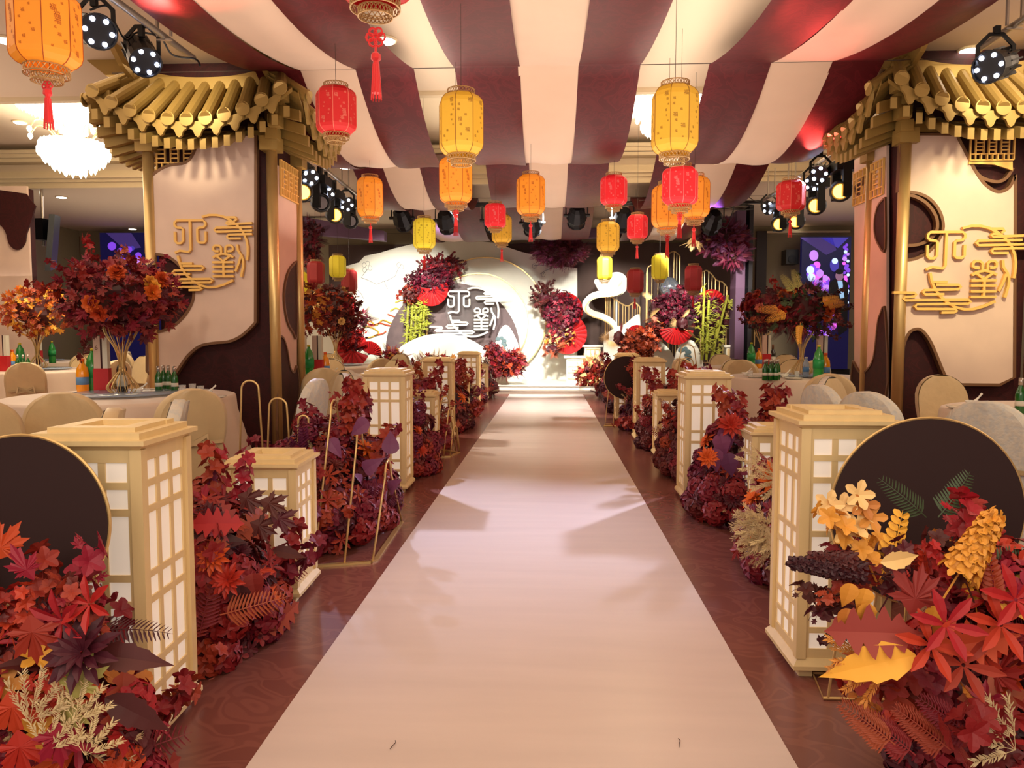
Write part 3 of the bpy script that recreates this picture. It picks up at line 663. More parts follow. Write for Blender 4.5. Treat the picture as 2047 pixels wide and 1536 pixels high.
# ---------------------------------------------------------------- paper lantern stands along the aisle
def lantern_stand(x, y, h, lab, rz=0, fine=True):
    t = thing('lantern_stand', lab, 'lantern', (x, y, 0), rz, 'pine and paper lantern stands lining the aisle')
    a = .155; z0, z1 = .075, h-.05; side = h > .85
    b = MB(); 
    for sx in (-1, 1):
        for sy in (-1, 1): b.box((sx*.13-.025, sy*.13-.025, 0), (sx*.13+.025, sy*.13+.025, .04))
    b.build('feet', M['wood'], t)
    b = MB(); b.frus(.035, .185, .05, .185); b.frus(.05, .185, .075, .165); b.build('base_skirt', M['wood'], t)
    for sx in (-1, 1):
        for sy in (-1, 1):
            b = MB(); b.box((sx*a-.018, sy*a-.018, z0), (sx*a+.018, sy*a+.018, z1)); b.build('post', M['wood'], t)
    b = MB(); b.frus(z1, .165, z1+.015, .182); b.frus(z1+.015, .19, z1+.03, .19)
    b.build('top_slab', M['wood'], t)
    b = MB(); zt = z1+.03
    for sgn in (-1, 1):
        b.box((-.165, sgn*.12-.045*(1 if sgn > 0 else 1), zt), (.165, sgn*.12+.045, zt+.02)); b.box((sgn*.12-.045, -.075, zt), (sgn*.12+.045, .075, zt+.02))
        b.box((-.135, sgn*.105-.025, zt+.02), (.135, sgn*.105+.025, zt+.034)); b.box((sgn*.105-.025, -.08, zt+.02), (sgn*.105+.025, .08, zt+.034))
    b.build('top_rim', M['wood'], t)
    rows = [1, 1, 3, 1, 3, 1, 1] if side else [1, 1, 3, 1, 1]
    lo, hi = z0+.035, z1-.04; gap = .022; unit = (hi-lo-gap*(len(rows)-1))/sum(rows)
    cuts = []; z = hi
    for r_ in rows: cuts.append((z-unit*r_, z)); z -= unit*r_+gap
    W_ = 2*(a-.018); pw = (W_-.03-2*gap)/3
    cols = [(-W_/2+.015+i*(pw+gap), -W_/2+.015+i*(pw+gap)+pw) for i in range(3)]
    for k in range(4):
        Rm = Matrix.Rotation(k*PI/2, 3, 'Z')     # k=0 faces -Y, 1 faces +X
        b = MB()
        def hb(u0, u1, v0, v1, e=0): b.box((u0, -a-.006-e, v0), (u1, -a+.006+e, v1), Rm)
        hb(-W_/2, W_/2, hi, z1, .001); hb(-W_/2, W_/2, z0, lo, .001); hb(-W_/2, -W_/2+.015, lo, hi); hb(W_/2-.015, W_/2, lo, hi)
        for i in range(2): hb(cols[i][1], cols[i+1][0], lo, hi, -.0005)
        for i in range(len(cuts)-1): hb(-W_/2, W_/2, cuts[i+1][1], cuts[i][0], .0005)
        b.build('grid_frame', M['wood'], t)
        if fine and k in (0, 1, 3):
            for (c0, c1) in cuts:
                for (u0, u1) in cols:
                    b = MB(); b.box((u0-.004, -a+.0, c0-.004), (u1+.004, -a+.003, c1+.004), Rm); b.build('pane', M['paper'], t)
        else:
            b = MB(); b.box((-W_/2, -a+.007, z0), (W_/2, -a+.009, z1), Rm); b.build('paper_sheet', M['paper'], t)
    return t
LS = [(-1.4, 2.35, 1.0, 'tall pine lantern stand behind the left dark disc, nearest on the left', .04, 1), (-1.375, 3.66, .7, 'short pine lantern stand second in the left row, half hidden by red leaves', .03, 1),
      (-1.325, 6.2, 1.0, 'tall pine lantern stand third in the left row', 0, 1), (-1.32, 7.75, .7, 'short pine lantern stand fourth in the left row beside the far wire fan', 0, 1), (-1.33, 9.2, 1.0, 'tall pine lantern stand fifth in the left row', 0, 0),
      (-1.35, 11.2, .7, 'short pine lantern stand sixth in the left row', 0, 0), (-1.29, 12.4, 1.0, 'tall pine lantern stand seventh in the left row', 0, 0), (-1.34, 14.7, .7, 'short pine lantern stand last in the left row near the stage', 0, 0),
      (1.115, 2.98, 1.0, 'tall pine lantern stand behind the right dark disc, nearest on the right', 0, 1), (1.47, 4.95, .7, 'short pine lantern stand second in the right row, peeping over red leaves', 0, 1),
      (1.23, 5.95, 1.0, 'tall pine lantern stand third in the right row', 0, 1), (1.31, 7.95, .7, 'short pine lantern stand fourth in the right row', 0, 1), (1.245, 9.25, 1.0, 'tall pine lantern stand fifth in the right row', 0, 0),
      (1.2, 11.4, 1.0, 'tall pine lantern stand behind the far dark disc on the right', 0, 0)]
for x, y, h, lab, rz, fi in LS: lantern_stand(x, y, h, lab, rz, bool(fi))

# dark discs on wire stands
def disc_stand(x, y, z, r, lab, wires=True):
    t = thing('disc_stand', lab, 'decoration', (x, y, 0), 0)
    b = MB(); b.tube([(0, .006, z), (0, -.006, z)], r, 64); b.build('disc', M['disc'], t)
    b = MB(); b.tube([((r+.003)*math.cos(2*PI*j/64), 0, z+(r+.003)*math.sin(2*PI*j/64)) for j in range(64)], .005, 6, closed=True); b.build('rim_wire', M['gold'], t)
    for k in range(6):
        u = -1+2*k/5; x0 = u*r*.95; zz = z-math.sqrt(max(0, r*r-(u*r*.8)**2))
        b = MB(); b.tube([(x0, .02, .004), (u*r*.8, .01, zz)], .005, 6); b.build('leg', M['gold'], t)
    b = MB(); b.tube([(-r, .02, .006), (r, .02, .006), (r*.9, .22, .006), (-r*.9, .22, .006)], .006, 6, closed=True); b.build('base_frame', M['gold'], t)
disc_stand(-1.492, 2.05, .764, .246, 'dark round disc on thin gold wire legs at the left edge')
disc_stand(1.31, 2.62, .685, .325, 'large dark round disc on thin gold wire legs behind the right front flowers')
disc_stand(1.10, 10.55, .69, .30, 'small dark round disc on thin gold wire legs far down the right row')

# gold wire arch stands
def arch_stand(lab, base, arches, group=None):
    cx = sum(p[0] for p in base)/len(base); cy = sum(p[1] for p in base)/len(base)
    t = thing('wire_arch_stand', lab, 'decoration', (cx, cy, 0))
    b = MB()
    for i in range(len(base)-1):
        p, q = Vector((*base[i], .012)), Vector((*base[i+1], .012)); d = (q-p).normalized(); s = d.cross(Vector((0, 0, 1)))*.014
        b.add([p-s, p+s, q+s, q-s]+[v+Vector((0, 0, -.012)) for v in (p-s, p+s, q+s, q-s)], [(0,1,2,3),(7,6,5,4),(0,4,5,1),(1,5,6,2),(2,6,7,3),(3,7,4,0)])
    b.build('base_bar', M['gold'], t, world=True)
    for (p, q, h) in arches:
        p, q = Vector((*p, .01)), Vector((*q, .01)); mid = (p+q)/2; pts = []
        wv = (q-p)/2; R_ = min(wv.length*.55, .09)
        for k in range(13):
            a = PI*k/12; f = math.cos(a)
            pts.append(mid-wv.normalized()*R_*f+Vector((0, 0, h-R_+R_*math.sin(a))))
        b = MB(); b.tube([p]+pts+[q], .0065, 8); b.build('arch_rod', M['gold'], t, smooth=True, world=True)
arch_stand('gold wire arch stand beside the second left lantern stand, its base bar on the floor', [(-1.42, 4.02), (-1.0, 4.15), (-.98, 4.2), (-1.0, 5.05), (-1.42, 5.15)],
           [((-1.3, 4.06), (-1.35, 5.13), .88), ((-1.14, 4.11), (-1.2, 5.1), .72), ((-.99, 4.16), (-1.0, 5.06), .5)])
arch_stand('taller gold wire arch stand rising behind the second left lantern stand', [(-2.05, 4.55), (-1.5, 4.62)],
           [((-1.94, 4.56), (-1.75, 4.58), 1.0), ((-1.78, 4.59), (-1.58, 4.6), .89), ((-1.58, 4.6), (-1.47, 4.62), .78)])
b0 = [atz(868, 915, 0), atz(900, 914, 0), atz(918, 906, 0)]
base = [(p.x, p.y) for p in b0]
arch_stand('gold wire fan stand on the floor beside the fourth left lantern stand', base+[(base[0][0], base[0][1]+.5)],
           [(base[0], (base[2][0]-.05, base[2][1]+.1), .62), ((base[0][0]+.1, base[0][1]), (base[2][0]-.02, base[2][1]+.1), .5), ((base[1][0], base[1][1]), (base[2][0], base[2][1]+.05), .3)])
arch_stand('gold wire arch stand far down the right row behind the fifth lantern stand', [(1.55, 10.0), (2.15, 10.0)], [((1.6, 10.0), (2.1, 10.0), 1.15), ((1.7, 10.0), (2.0, 10.05), .98), ((1.8, 10.0), (1.95, 10.0), .82)])

# ---------------------------------------------------------------- hanging lanterns
def shade_mats(nm, col, e, dk):
    return mat('shade_'+nm, col, .55, emit=e, var=.06, scale=20), mat('print_'+nm, dk, .7)
SH = dict(gold=shade_mats('gold', (226, 172, 48), .16, (150, 96, 30)), orange=shade_mats('orange', (238, 142, 34), .3, (170, 76, 18)), red=shade_mats('red', (204, 30, 32), .12, (236, 130, 110)),
          lemon=shade_mats('lemon', (232, 206, 48), .25, (170, 140, 30)), dull=shade_mats('dull_red', (170, 44, 44), .06, (200, 90, 80)), bright=shade_mats('bright_red', (226, 30, 40), .28, (250, 140, 140)))
fc = bpy.data.curves.new('glyph', 'FONT'); fc.body = '福'; fc.size = 1; fc.align_x = 'CENTER'; fc.align_y = 'CENTER'
fo = bpy.data.objects.new('glyph', fc); COL.objects.link(fo); dg = bpy.context.evaluated_depsgraph_get()
fm = bpy.data.meshes.new_from_object(fo.evaluated_get(dg)); GV = [v.co.copy() for v in fm.vertices]; GF = [tuple(p.vertices) for p in fm.polygons]
fc.body = '6'; dg.update(); fm6 = bpy.data.meshes.new_from_object(fo.evaluated_get(bpy.context.evaluated_depsgraph_get())); G6 = ([v.co.copy() for v in fm6.vertices], [tuple(p.vertices) for p in fm6.polygons])
bpy.data.objects.remove(fo)
R0 = .15
_pc = {}
def panel_meshes(kind, hw):
    key = (kind, round(hw, 2))
    if key in _pc: return _pc[key]
    h = R0*2*hw; sh, pr = SH[kind]; w2 = R0*math.tan(PI/8); prof = [(.62, 0), (.80, .035), (.95, .1), (1, .17), (1, .83), (.95, .9), (.8, .965), (.62, 1)]
    outs = []
    for var in range(3):
        b = MB(); vs = []
        for (r, z) in prof: vs += [(-w2*r, -R0*r, z*h-h/2), (w2*r, -R0*r, z*h-h/2)]
        b.add(vs, [(2*i, 2*i+1, 2*i+3, 2*i+2) for i in range(len(prof)-1)])
        b.m = 1; r_ = random.Random(var+len(kind)*7)
        for g in range(9):
            s_ = r_.choice([.014, .02, .02, .034]); gx = r_.uniform(-w2*.7, w2*.7); gz = -h*.36+h*.72*(g+.5)/9
            b.add([(gx+v.x*s_, -R0-.0012, gz+v.y*s_) for v in GV], GF)
        outs.append(b.mesh('shade_panel', [sh, pr]))
    b = MB()
    for k in range(8):
        a = PI/8+k*PI/4
        b.tube([(R0*1.082*r*math.cos(a), R0*1.082*r*math.sin(a), z*h-h/2) for r, z in prof], .0028, 4)
    fr = b.mesh('ribs', [pr])
    _pc[key] = (outs, fr, h); return _pc[key]
def filigree(r, z0, z1, n=26):
    b = MB()
    for z in (z0, z1): b.tube([(r*math.cos(2*PI*j/24), r*math.sin(2*PI*j/24), z) for j in range(24)], .0035, 4, closed=True)
    for j in range(n):
        for d_ in (1, -1):
            a = 2*PI*j/n; c = a+d_*2*PI/n; b.tube([(r*math.cos(a), r*math.sin(a), z0), (r*math.cos(c), r*math.sin(c), z1)], .0026, 3, caps=False)
    return b.mesh('filigree', [M['filigree']])
FI = dict(top=filigree(.098, 0, .032), mid=filigree(.104, -.036, 0), low=filigree(.072, -.068, -.036))
bt_ = MB(); bt_.lathe([(.005, 0), (.006, -.03), (.02, -.04), (.022, -.06), (.012, -.07), (.014, -.08), (.02, -.2)], 8)
for j in range(10): a = 2*PI*j/10; bt_.tube([(.012*math.cos(a), .012*math.sin(a), -.08), (.022*math.cos(a), .022*math.sin(a), -.23)], .003, 4)
TAS = bt_.mesh('tassel', [M['tassel']])
bt_ = MB()
for j in range(6):
    a = PI*j/3; bt_.tube([(.016*math.cos(a)+.011*math.cos(c*PI/4), 0, .016*math.sin(a)+.011*math.sin(c*PI/4)-.06) for c in range(8)], .0035, 4, closed=True)
KNOT = bt_.mesh('knot', [M['tassel']])
LAN = [(922, 192, 309, 82, 'gold', 0, 'large gold paper lantern hanging in the upper middle left'), (911, 318, 405, 64, 'orange', 1, 'orange paper lantern directly below the large gold one, with long tassel'),
 (672, 178, 267, 73, 'red', 0, 'red paper lantern hanging beside the left column roof'), (1349, 178, 305, 84, 'gold', 0, 'large gold paper lantern hanging in the upper middle right'),
 (1359.5, 337, 409, 64, 'bright', 1, 'bright red paper lantern directly below the large right gold one'), (1335, 372, 455, 58, 'orange', 1, 'orange paper lantern half hidden left of the bright red one'),
 (1388, 356, 435, 55, 'orange', 1, 'orange paper lantern half hidden right of the bright red one'), (1227, 353, 410, 48, 'bright', 0, 'bright red paper lantern under the middle right drape'),
 (1274, 431, 477.5, 38, 'bright', 1, 'small bright red lantern with tassel in front of a truss lamp'), (1215.5, 445, 503, 41, 'gold', 0, 'gold and pale lantern directly above a lemon one'),
 (1208.5, 514, 559.5, 29, 'lemon', 0, 'lemon lantern hanging under the gold and pale one'), (1269.5, 539.6, 586, 31, 'dull', 1, 'dull red lantern over the gold harp railing'),
 (1319, 511, 558, 30, 'lemon', 0, 'lemon lantern in front of the gold arched frame'), (1386, 532, 582, 32, 'dull', 1, 'dull red lantern on a chain above the right bamboo'),
 (1581, 364, 421, 50, 'red', 1, 'red lantern with tassel in front of the right amber lamps'), (740, 357, 434, 50, 'orange', 1, 'orange lantern with tassel right of the left stage lamps'),
 (848, 438, 497.6, 41, 'lemon', 1, 'pale yellow lantern hanging over the left of the stage set'), (990, 408.7, 455, 40, 'bright', 0, 'small bright red lantern in the middle, before a yellow one'),
 (1003, 431, 485.6, 36.5, 'gold', 1, 'yellow lantern half hidden behind the small bright red one'), (1061, 352, 429, 52, 'orange', 1, 'orange lantern hanging in the middle under the cream cloth'),
 (631.5, 523, 568, 32, 'dull', 0, 'dull red lantern by the inner pole of the left column'), (675, 511.7, 555, 31, 'lemon', 0, 'lemon lantern between two dull red ones at the left'),
 (698, 540, 583.5, 29.5, 'dull', 0, 'dull red lantern right of the lemon one at the left'), (600, 544, 589, 30, 'lemon', 0, 'lemon lantern half hidden by the left column'),
 (90, -18, 134, 120, 'orange', 1, 'big orange lantern at the top left corner'), (749, -175, -4, 140, 'red', 2, 'red lantern cut by the top edge, with knotted red tassel')]
for (cx, y0, y1, wp, kind, tas, lab) in LAN:
    Y = .3*1500/wp; p = at(cx, (y0+y1)/2, Y); hw = (y1-y0)/wp
    t = thing('hanging_lantern', lab, 'lantern', p, 0, 'paper lanterns hung over the aisle')
    outs, fr, h = panel_meshes(kind, hw); ph = rnd.uniform(0, PI/4)
    if wp >= 36:
        for k in range(8): obj('shade_panel', outs[k % 3], t, rot=(0, 0, ph+k*PI/4))
    else:
        if ('w', kind, round(hw, 2)) not in _pc:
            b = MB(); prof = [(.62, 0), (.80, .035), (.95, .1), (1, .17), (1, .83), (.95, .9), (.8, .965), (.62, 1)]
            b.lathe([(R0*1.082*r, z*h-h/2) for r, z in prof], 8); _pc[('w', kind, round(hw, 2))] = b.mesh('shade', [SH[kind][0]])
        obj('shade', _pc[('w', kind, round(hw, 2))], t, rot=(0, 0, ph+PI/8))
    obj('ribs', fr, t, rot=(0, 0, ph))
    obj('top_collar', FI['top'], t, loc=(0, 0, h/2)); obj('bottom_collar', FI['mid'], t, loc=(0, 0, -h/2)); obj('lower_collar', FI['low'], t, loc=(0, 0, -h/2))
    if tas: 
        obj('tassel', TAS, t, loc=(0, 0, -h/2-.07-(.11 if tas == 2 else 0)))
        if tas == 2 or wp > 55: obj('knot', KNOT, t, loc=(0, 0, -h/2-.03-(.03 if tas == 2 else 0)), sc=1.5 if tas == 2 else 1)
    b = MB(); b.tube([(0, 0, h/2-.01), (0, 0, (4.72 if 8.7 < p.y < 13.75 and (p.x > -2.7 or p.x < -4.3) else ZC)-p.z)], .0022, 4); b.tube([(-.095, 0, h/2+.02), (.095, 0, h/2+.02)], .003, 4); b.build('cord', M['cord'], t)

# ---------------------------------------------------------------- lamp rigs
def pipe(pts, lab):
    t = thing('lamp_pipe', lab, 'pipe', pts[0]); b = MB(); b.tube(pts, .026, 12); b.build('tube', M['chrome'], t, world=True, smooth=True)
    k = 0; a, c = Vector(pts[0]), Vector(pts[-1]); n = int((c-a).length/1.3)+1
    for i in range(n):
        q = a.lerp(c, (i+.6)/n); b = MB(); b.box((q.x-.06, q.y-.012, q.z), (q.x-.045, q.y+.012, ZC)); b.box((q.x+.045, q.y-.012, q.z), (q.x+.06, q.y+.012, ZC)); b.box((q.x-.06, q.y-.012, q.z-.03), (q.x+.06, q.y+.012, q.z-.02)); b.build('bracket', M['chrome'], t, world=True)
pipe([(-3.05, 2.9, 3.6), (-2.96, 6.3, 3.6)], 'steel lamp pipe over the near left of the aisle'); pipe([(-3.08, 8.7, 3.6), (-3.17, 13.3, 3.6)], 'steel lamp pipe beyond the left column')
pipe([(3.42, 2.9, 3.6), (3.48, 6.4, 3.6)], 'steel lamp pipe over the near right of the aisle'); pipe([(3.6, 8.7, 3.6), (3.72, 13.3, 3.6)], 'steel lamp pipe beyond the right column')
tr = thing('lamp_truss', 'black cable-wrapped bar crossing the aisle below the drapes', 'truss', (0, 14.05, 3.78))
b = MB(); b.tube([(at(765, 405, 14).x, 14.05, 3.7), (0, 14.05, 3.71), (at(1540, 405, 14).x, 14.05, 3.7)], .03, 8); b.build('bar', M['blackmetal'], tr, world=True)
b = MB(); r3 = random.Random(4)
for k in range(9):
    pts = []; x = -3.1; ph = r3.uniform(0, 6)
    while x < 3.9: pts.append((x, 14.02+.03*math.sin(x*5+ph), 3.7+.04*math.sin(x*2.3+ph)+r3.uniform(-.02, .02)-(.12*abs(math.sin(x*1.3+ph)) if x > 2 else 0))); x += .18
    b.tube(pts, .008, 4)
b.build('cables', M['black'], tr, world=True)
def par_lamp(p, tgt, lab, nled=7, r=.12, ln=.34, color=None, ledr=.017):
    p = Vector(p); t = thing('par_lamp', lab, 'spotlight', p); d = (Vector(tgt)-p).normalized(); q = d.to_track_quat('Z', 'Y').to_matrix()
    def tr_(b): b.v = [tuple(q @ Vector(v)+p) for v in b.v]; return b
    b = MB(); b.lathe([(r*.55, -ln*.6), (r*.75, -ln*.5), (r*.8, -ln*.3), (r*.95, 0), (r, ln*.3), (r*1.02, ln*.34), (r*.92, ln*.34), (r*.9, ln*.28), (.001, ln*.28)], 20, cap=False)
    b.add([(r*.55*math.cos(2*PI*j/20), r*.55*math.sin(2*PI*j/20), -ln*.6) for j in range(20)], [tuple(range(20))[::-1]])
    for j in range(12):
        a = 2*PI*j/12; b.box((r*.78, -.006, -ln*.5), (r*.98, .006, -.0), Matrix.Rotation(a, 3, 'Z'))
    tr_(b).build('housing', M['blackmetal'], t, world=True)
    for j in range(nled):
        a = 2*PI*j/nled; rr = r*.72; b = MB(); b.tube([(rr*math.cos(a), rr*math.sin(a), ln*.28), (rr*math.cos(a), rr*math.sin(a), ln*.31)], ledr, 10); tr_(b).build('led', M['led'], t, world=True)
    b = MB(); b.ribbon([p+Vector((-r*1.1, 0, 0)), p+Vector((-r*1.1, 0, r*1.2)), p+Vector((-r*.4, 0, r*1.9)), p+Vector((r*.4, 0, r*1.9)), p+Vector((r*1.1, 0, r*1.2)), p+Vector((r*1.1, 0, 0))], .03, (0, 1, 0), .012); b.build('yoke', M['black'], t, world=True)
    b = MB(); b.box((p.x-.02, p.y-.02, p.z+r*1.9), (p.x+.02, p.y+.02, 3.62)); b.build('clamp', M['black'], t, world=True)
par_lamp(at(190, 62, 5.35), at(190, 62, 5.35)+Vector((.62, -.62, -.3)), 'black LED lamp beside the top left orange lantern', 6)
par_lamp(at(284, 112, 5.9), at(284, 112, 5.9)+Vector((.5, -.5, -.62)), 'black LED lamp hanging below the left pipe end', 6)
par_lamp(at(88, -14, 4.6), at(88, -14, 4.6)+Vector((.4, -.8, -.3)), 'black LED lamp cut by the top left edge', 6)
par_lamp(at(1990, 130, 6.0), at(1990, 130, 6.0)+Vector((-.72, -.5, -.3)), 'black LED lamp hanging below the right pipe end', 6)
for (px, py, Y, lab) in [(618, 352, 9.5, 'first black LED lamp beyond the left column'), (652, 386, 10.6, 'second black LED lamp beyond the left column'), (692, 408, 11.8, 'third black LED lamp beyond the left column'), (1640, 346, 9.6, 'first black LED lamp beyond the right column'), (1625, 365, 10.6, 'second black LED lamp beyond the right column'), (1537, 415, 13, 'far black LED lamp behind the right red lantern')]:
    p = at(px, py, Y); par_lamp(p, (.0+(p.x > 0)*.4, 5, .4), lab, 5, .11, .2, ledr=.022)
def moving_head(p, tgt, lit, lab, r=.13):
    p = Vector(p); t = thing('moving_head_lamp', lab, 'spotlight', p); d = (Vector(tgt)-p).normalized(); q = d.to_track_quat('Z', 'Y').to_matrix()
    def tr_(b): b.v = [tuple(q @ Vector(v)+p) for v in b.v]; return b
    b = MB(); b.lathe([(.001, -.26), (r*.7, -.26), (r*.95, -.18), (r*1.05, .0), (r, .12), (r*.9, .15), (r*.7, .15), (r*.66, .12), (.001, .12)], 20, cap=False); tr_(b).build('head', M['black'], t, world=True, smooth=False)
    b = MB(); b.tube([(0, 0, .125), (0, 0, .14)], r*.64, 20); tr_(b).build('lens', M['amber'] if lit else M['lens'], t, world=True)
    b = MB(); b.tube([(r*.8*math.cos(2*PI*j/20), r*.8*math.sin(2*PI*j/20), .152) for j in range(20)], .012, 6, closed=True); tr_(b).build('lens_ring', M['blackmetal'], t, world=True)
    s = Vector((0, 1, 0)); 
    b = MB()
    for k in (-1, 1): b = MB(); b.box((p.x-.05, p.y+k*(r+.04)-.025, p.z-.1), (p.x+.05, p.y+k*(r+.04)+.025, p.z+.26)); b.build('yoke_arm', M['black'], t, world=True)
    b = MB(); b.box((p.x-.12, p.y-.17, p.z+.22), (p.x+.12, p.y+.17, p.z+.34)); b.box((p.x-.03, p.y-.03, p.z+.34), (p.x+.03, p.y+.03, max(3.6, p.z+.36))); b.build('base_box', M['black'], t, world=True)
for (px, py, Y, lit, lab) in [(598, 380, 9.4, 1, 'moving head lamp glowing amber by the left column pole'), (636, 402, 10.2, 0, 'unlit moving head lamp with dark lens left of the amber one'), (665, 427, 11.2, 1, 'moving head lamp glowing amber left of the orange lantern'), (697, 440, 12.6, 0, 'unlit moving head lamp behind the orange lantern'),
       (1688, 378, 9.4, 1, 'moving head lamp glowing amber by the right column pole'), (1637, 408, 10.6, 1, 'moving head lamp glowing amber in the middle of the right pipe'), (1562, 446, 12.6, 1, 'moving head lamp glowing amber left below the red lantern'), (1596, 440, 12.0, 1, 'moving head lamp glowing amber just behind the red lantern')]:
    p = at(px, py, Y); q = at(px, py, Y); moving_head(p+Vector((0, .1, 0)), (.0 if p.x < 0 else .4, 2.5, 1.2), lit, lab)
for (px, py, lab) in [(804, 436, 'black theatre lamp left of the pale yellow lantern'), (892, 441, 'black theatre lamp right of the pale yellow lantern'), (985, 441, 'black theatre lamp behind the small bright red lantern'), (1064, 446, 'black theatre lamp behind the middle orange lantern'), (1153, 431, 'black theatre lamp under the right burgundy cloth'), (1245, 437, 'black theatre lamp behind the small right red lantern'), (1425, 442, 'black theatre lamp hanging at the right end of the truss')]:
    p = at(px, py, 14.05); t = thing('theatre_lamp', lab, 'spotlight', p); tg = Vector((p.x*.9, 18, .8)); q = (tg-p).normalized().to_track_quat('Z', 'Y').to_matrix()
    b = MB(); b.lathe([(.001, -.22), (.09, -.22), (.14, -.16), (.16, -.05), (.19, .06), (.16, .1), (.15, .2), (.17, .22)], 10, cap=False); b.v = [tuple(q @ Vector(v)+p) for v in b.v]; b.build('housing', M['blackmetal'], t, world=True)
    b = MB(); b.ribbon([p+Vector((-.2, 0, -.02)), p+Vector((-.2, 0, .25)), p+Vector((.2, 0, .25)), p+Vector((.2, 0, -.02))], .03, (0, 1, 0), .012); b.build('yoke', M['black'], t, world=True)
    for k in (-1, 1):
        b = MB(); b.tube([p+Vector((k*.16, 0, 0)), p+Vector((k*.24, 0, 0))], .03, 8); b.build('knob', M['black'], t, world=True)
    b = MB(); b.tube([p+Vector((0, 0, .25)), (p.x, p.y, 3.78)], .015, 6); b.build('clamp', M['black'], t, world=True)
def cable(pts, lab):
    b = MB(); b.tube(smooth_poly(pts, 5), .008, 5); tag(b.build('power_cable', M['black']), lab, 'cable')
cable([at(180, 20, 5.3), at(215, 12, 5.4), at(232, 50, 5.6), at(252, 80, 5.8), at(275, 65, 5.9), at(320, 75, 6.0), at(345, 110, 6.1), at(390, 118, 6.2), at(400, 132, 6.2)], 'black power cable looping between the top left lamps')
cable([at(1440, 400, 13.9), at(1480, 380, 13.6), at(1505, 400, 13.4), at(1540, 408, 13.2)], 'black power cable drooping at the right end of the truss')
cable([at(1430, 440, 13.9), at(1450, 455, 13.9), at(1462, 430, 13.9), at(1470, 405, 13.9)], 'pale cable loop hanging right of the last theatre lamp')
# hanging television
t = thing('hanging_television', 'flat television seen edge-on, hung from a ceiling pole at the left', 'television', at(95, 380, 14))
b = MB(); p = at(86, 460, 14); z1 = ZC
b.tube([(p.x, p.y, p.z-.3), (p.x, p.y, z1)], .03, 10); b.build('ceiling_pole', M['chrome'], t, world=True)
b = MB(); q0, q1 = at(93, 485, 13.2), at(106, 485, 14.3); hz = .5
n_ = (q1-q0).normalized(); s_ = Vector((-n_.y, n_.x, 0))*.045
n_ = Vector((.06, .6, 0)); tilt = Vector((.12, 0, 0))
P = [q0-s_, q0+s_, q1+s_, q1-s_]
b.add([v+Vector((0, 0, -hz)) for v in P]+[v+tilt+Vector((0, 0, hz)) for v in P], [(3,2,1,0),(4,5,6,7),(0,1,5,4),(1,2,6,5),(2,3,7,6),(3,0,4,7)]); b.build('screen_body', M['black'], t, world=True)
b = MB(); b.box((p.x-.05, p.y-.15, p.z-.2), (p.x+.1, p.y+.15, p.z+.2)); b.build('wall_mount', M['blackmetal'], t, world=True)
# ---------------------------------------------------------------- plant pieces: unit length along +Y, face +Z
def P_leaf(outline, fold=.25, curl=.25):
    "outline: (y, halfwidth) pairs"
    V = []; F = []
    for (y, w_) in outline: zc = -curl*y*y; V += [(-w_, y, zc+fold*w_), (0, y, zc), (w_, y, zc+fold*w_)]
    for i in range(len(outline)-1): a = 3*i; F += [(a, a+1, a+4, a+3), (a+1, a+2, a+5, a+4)]
    return V, F
def P_maple(lob=((0, 1), (42, .86), (92, .62)), seed=0):
    c = (0, .3); out = []; r_ = random.Random(seed)
    L_ = [(-a, l) for a, l in lob[::-1] if a]+list(lob); n = len(L_)
    for i, (a, l) in enumerate(L_):
        a = math.radians(a+r_.uniform(-4, 4)); l *= .7*r_.uniform(.92, 1.08)
        for (da, f) in ((-.33, .5), (-.27, .74), (-.15, .72), (0, 1), (.15, .72), (.27, .74), (.33, .5)):
            out.append((c[0]+math.sin(a+da)*l*f, c[1]+math.cos(a+da)*l*f, -.22*(l*f)**2+r_.uniform(-.02, .02)))
        if i < n-1: am = math.radians((L_[i][0]+L_[i+1][0])/2); out.append((c[0]+math.sin(am)*.27, c[1]+math.cos(am)*.27, .02))
    V = [(0, .3, .03), (-.015, 0, 0), (.015, 0, 0)]+out; F = [(0, 3+i, 4+i) for i in range(len(out)-1)]+[(0, 1, 3), (0, len(V)-1, 2), (0, 2, 1)]
    return V, F
def P_oak(seed=1):
    r_ = random.Random(seed); o = [(0, .01), (.12, .05)]
    for k in range(5): y = .2+.15*k; w_ = .3*math.sin(PI*(.25+.14*k)); o += [(y, w_*.45), (y+.07, w_), (y+.1, w_*.9)]
    o += [(.93, .06), (1, .0)]; return P_leaf(o, .3, .3)
def P_merge(items):
    V = []; F = []
    for (v, f) in items: n = len(V); V += [tuple(x) for x in v]; F += [tuple(i+n for i in q) for q in f]
    return V, F
def xf(g, loc=(0,0,0), rz=0, rx=0, ry=0, sc=1):
    R = Euler((rx, ry, rz)).to_matrix(); loc = Vector(loc); return [tuple(R @ (Vector(v)*sc)+loc) for v in g[0]], g[1]
def axes(g, loc, d, nrm, sc):
    d = Vector(d).normalized(); nrm = Vector(nrm); x = d.cross(nrm)
    if x.length < 1e-4: x = d.orthogonal()
    x.normalize(); z = x.cross(d); loc = Vector(loc)
    return [tuple(loc+(x*v[0]+d*v[1]+z*v[2])*sc) for v in g[0]], g[1]
def stemg(pts, r, n=3):
    b = MB(); b.tube(pts, r, n, caps=False); return b.v, b.f
petal = P_leaf([(0, .03), (.35, .13), (.7, .16), (1, .02)], .5, .2)
round_ = P_leaf([(0, .05), (.3, .3), (.7, .36), (1, .12)], .3, .25)
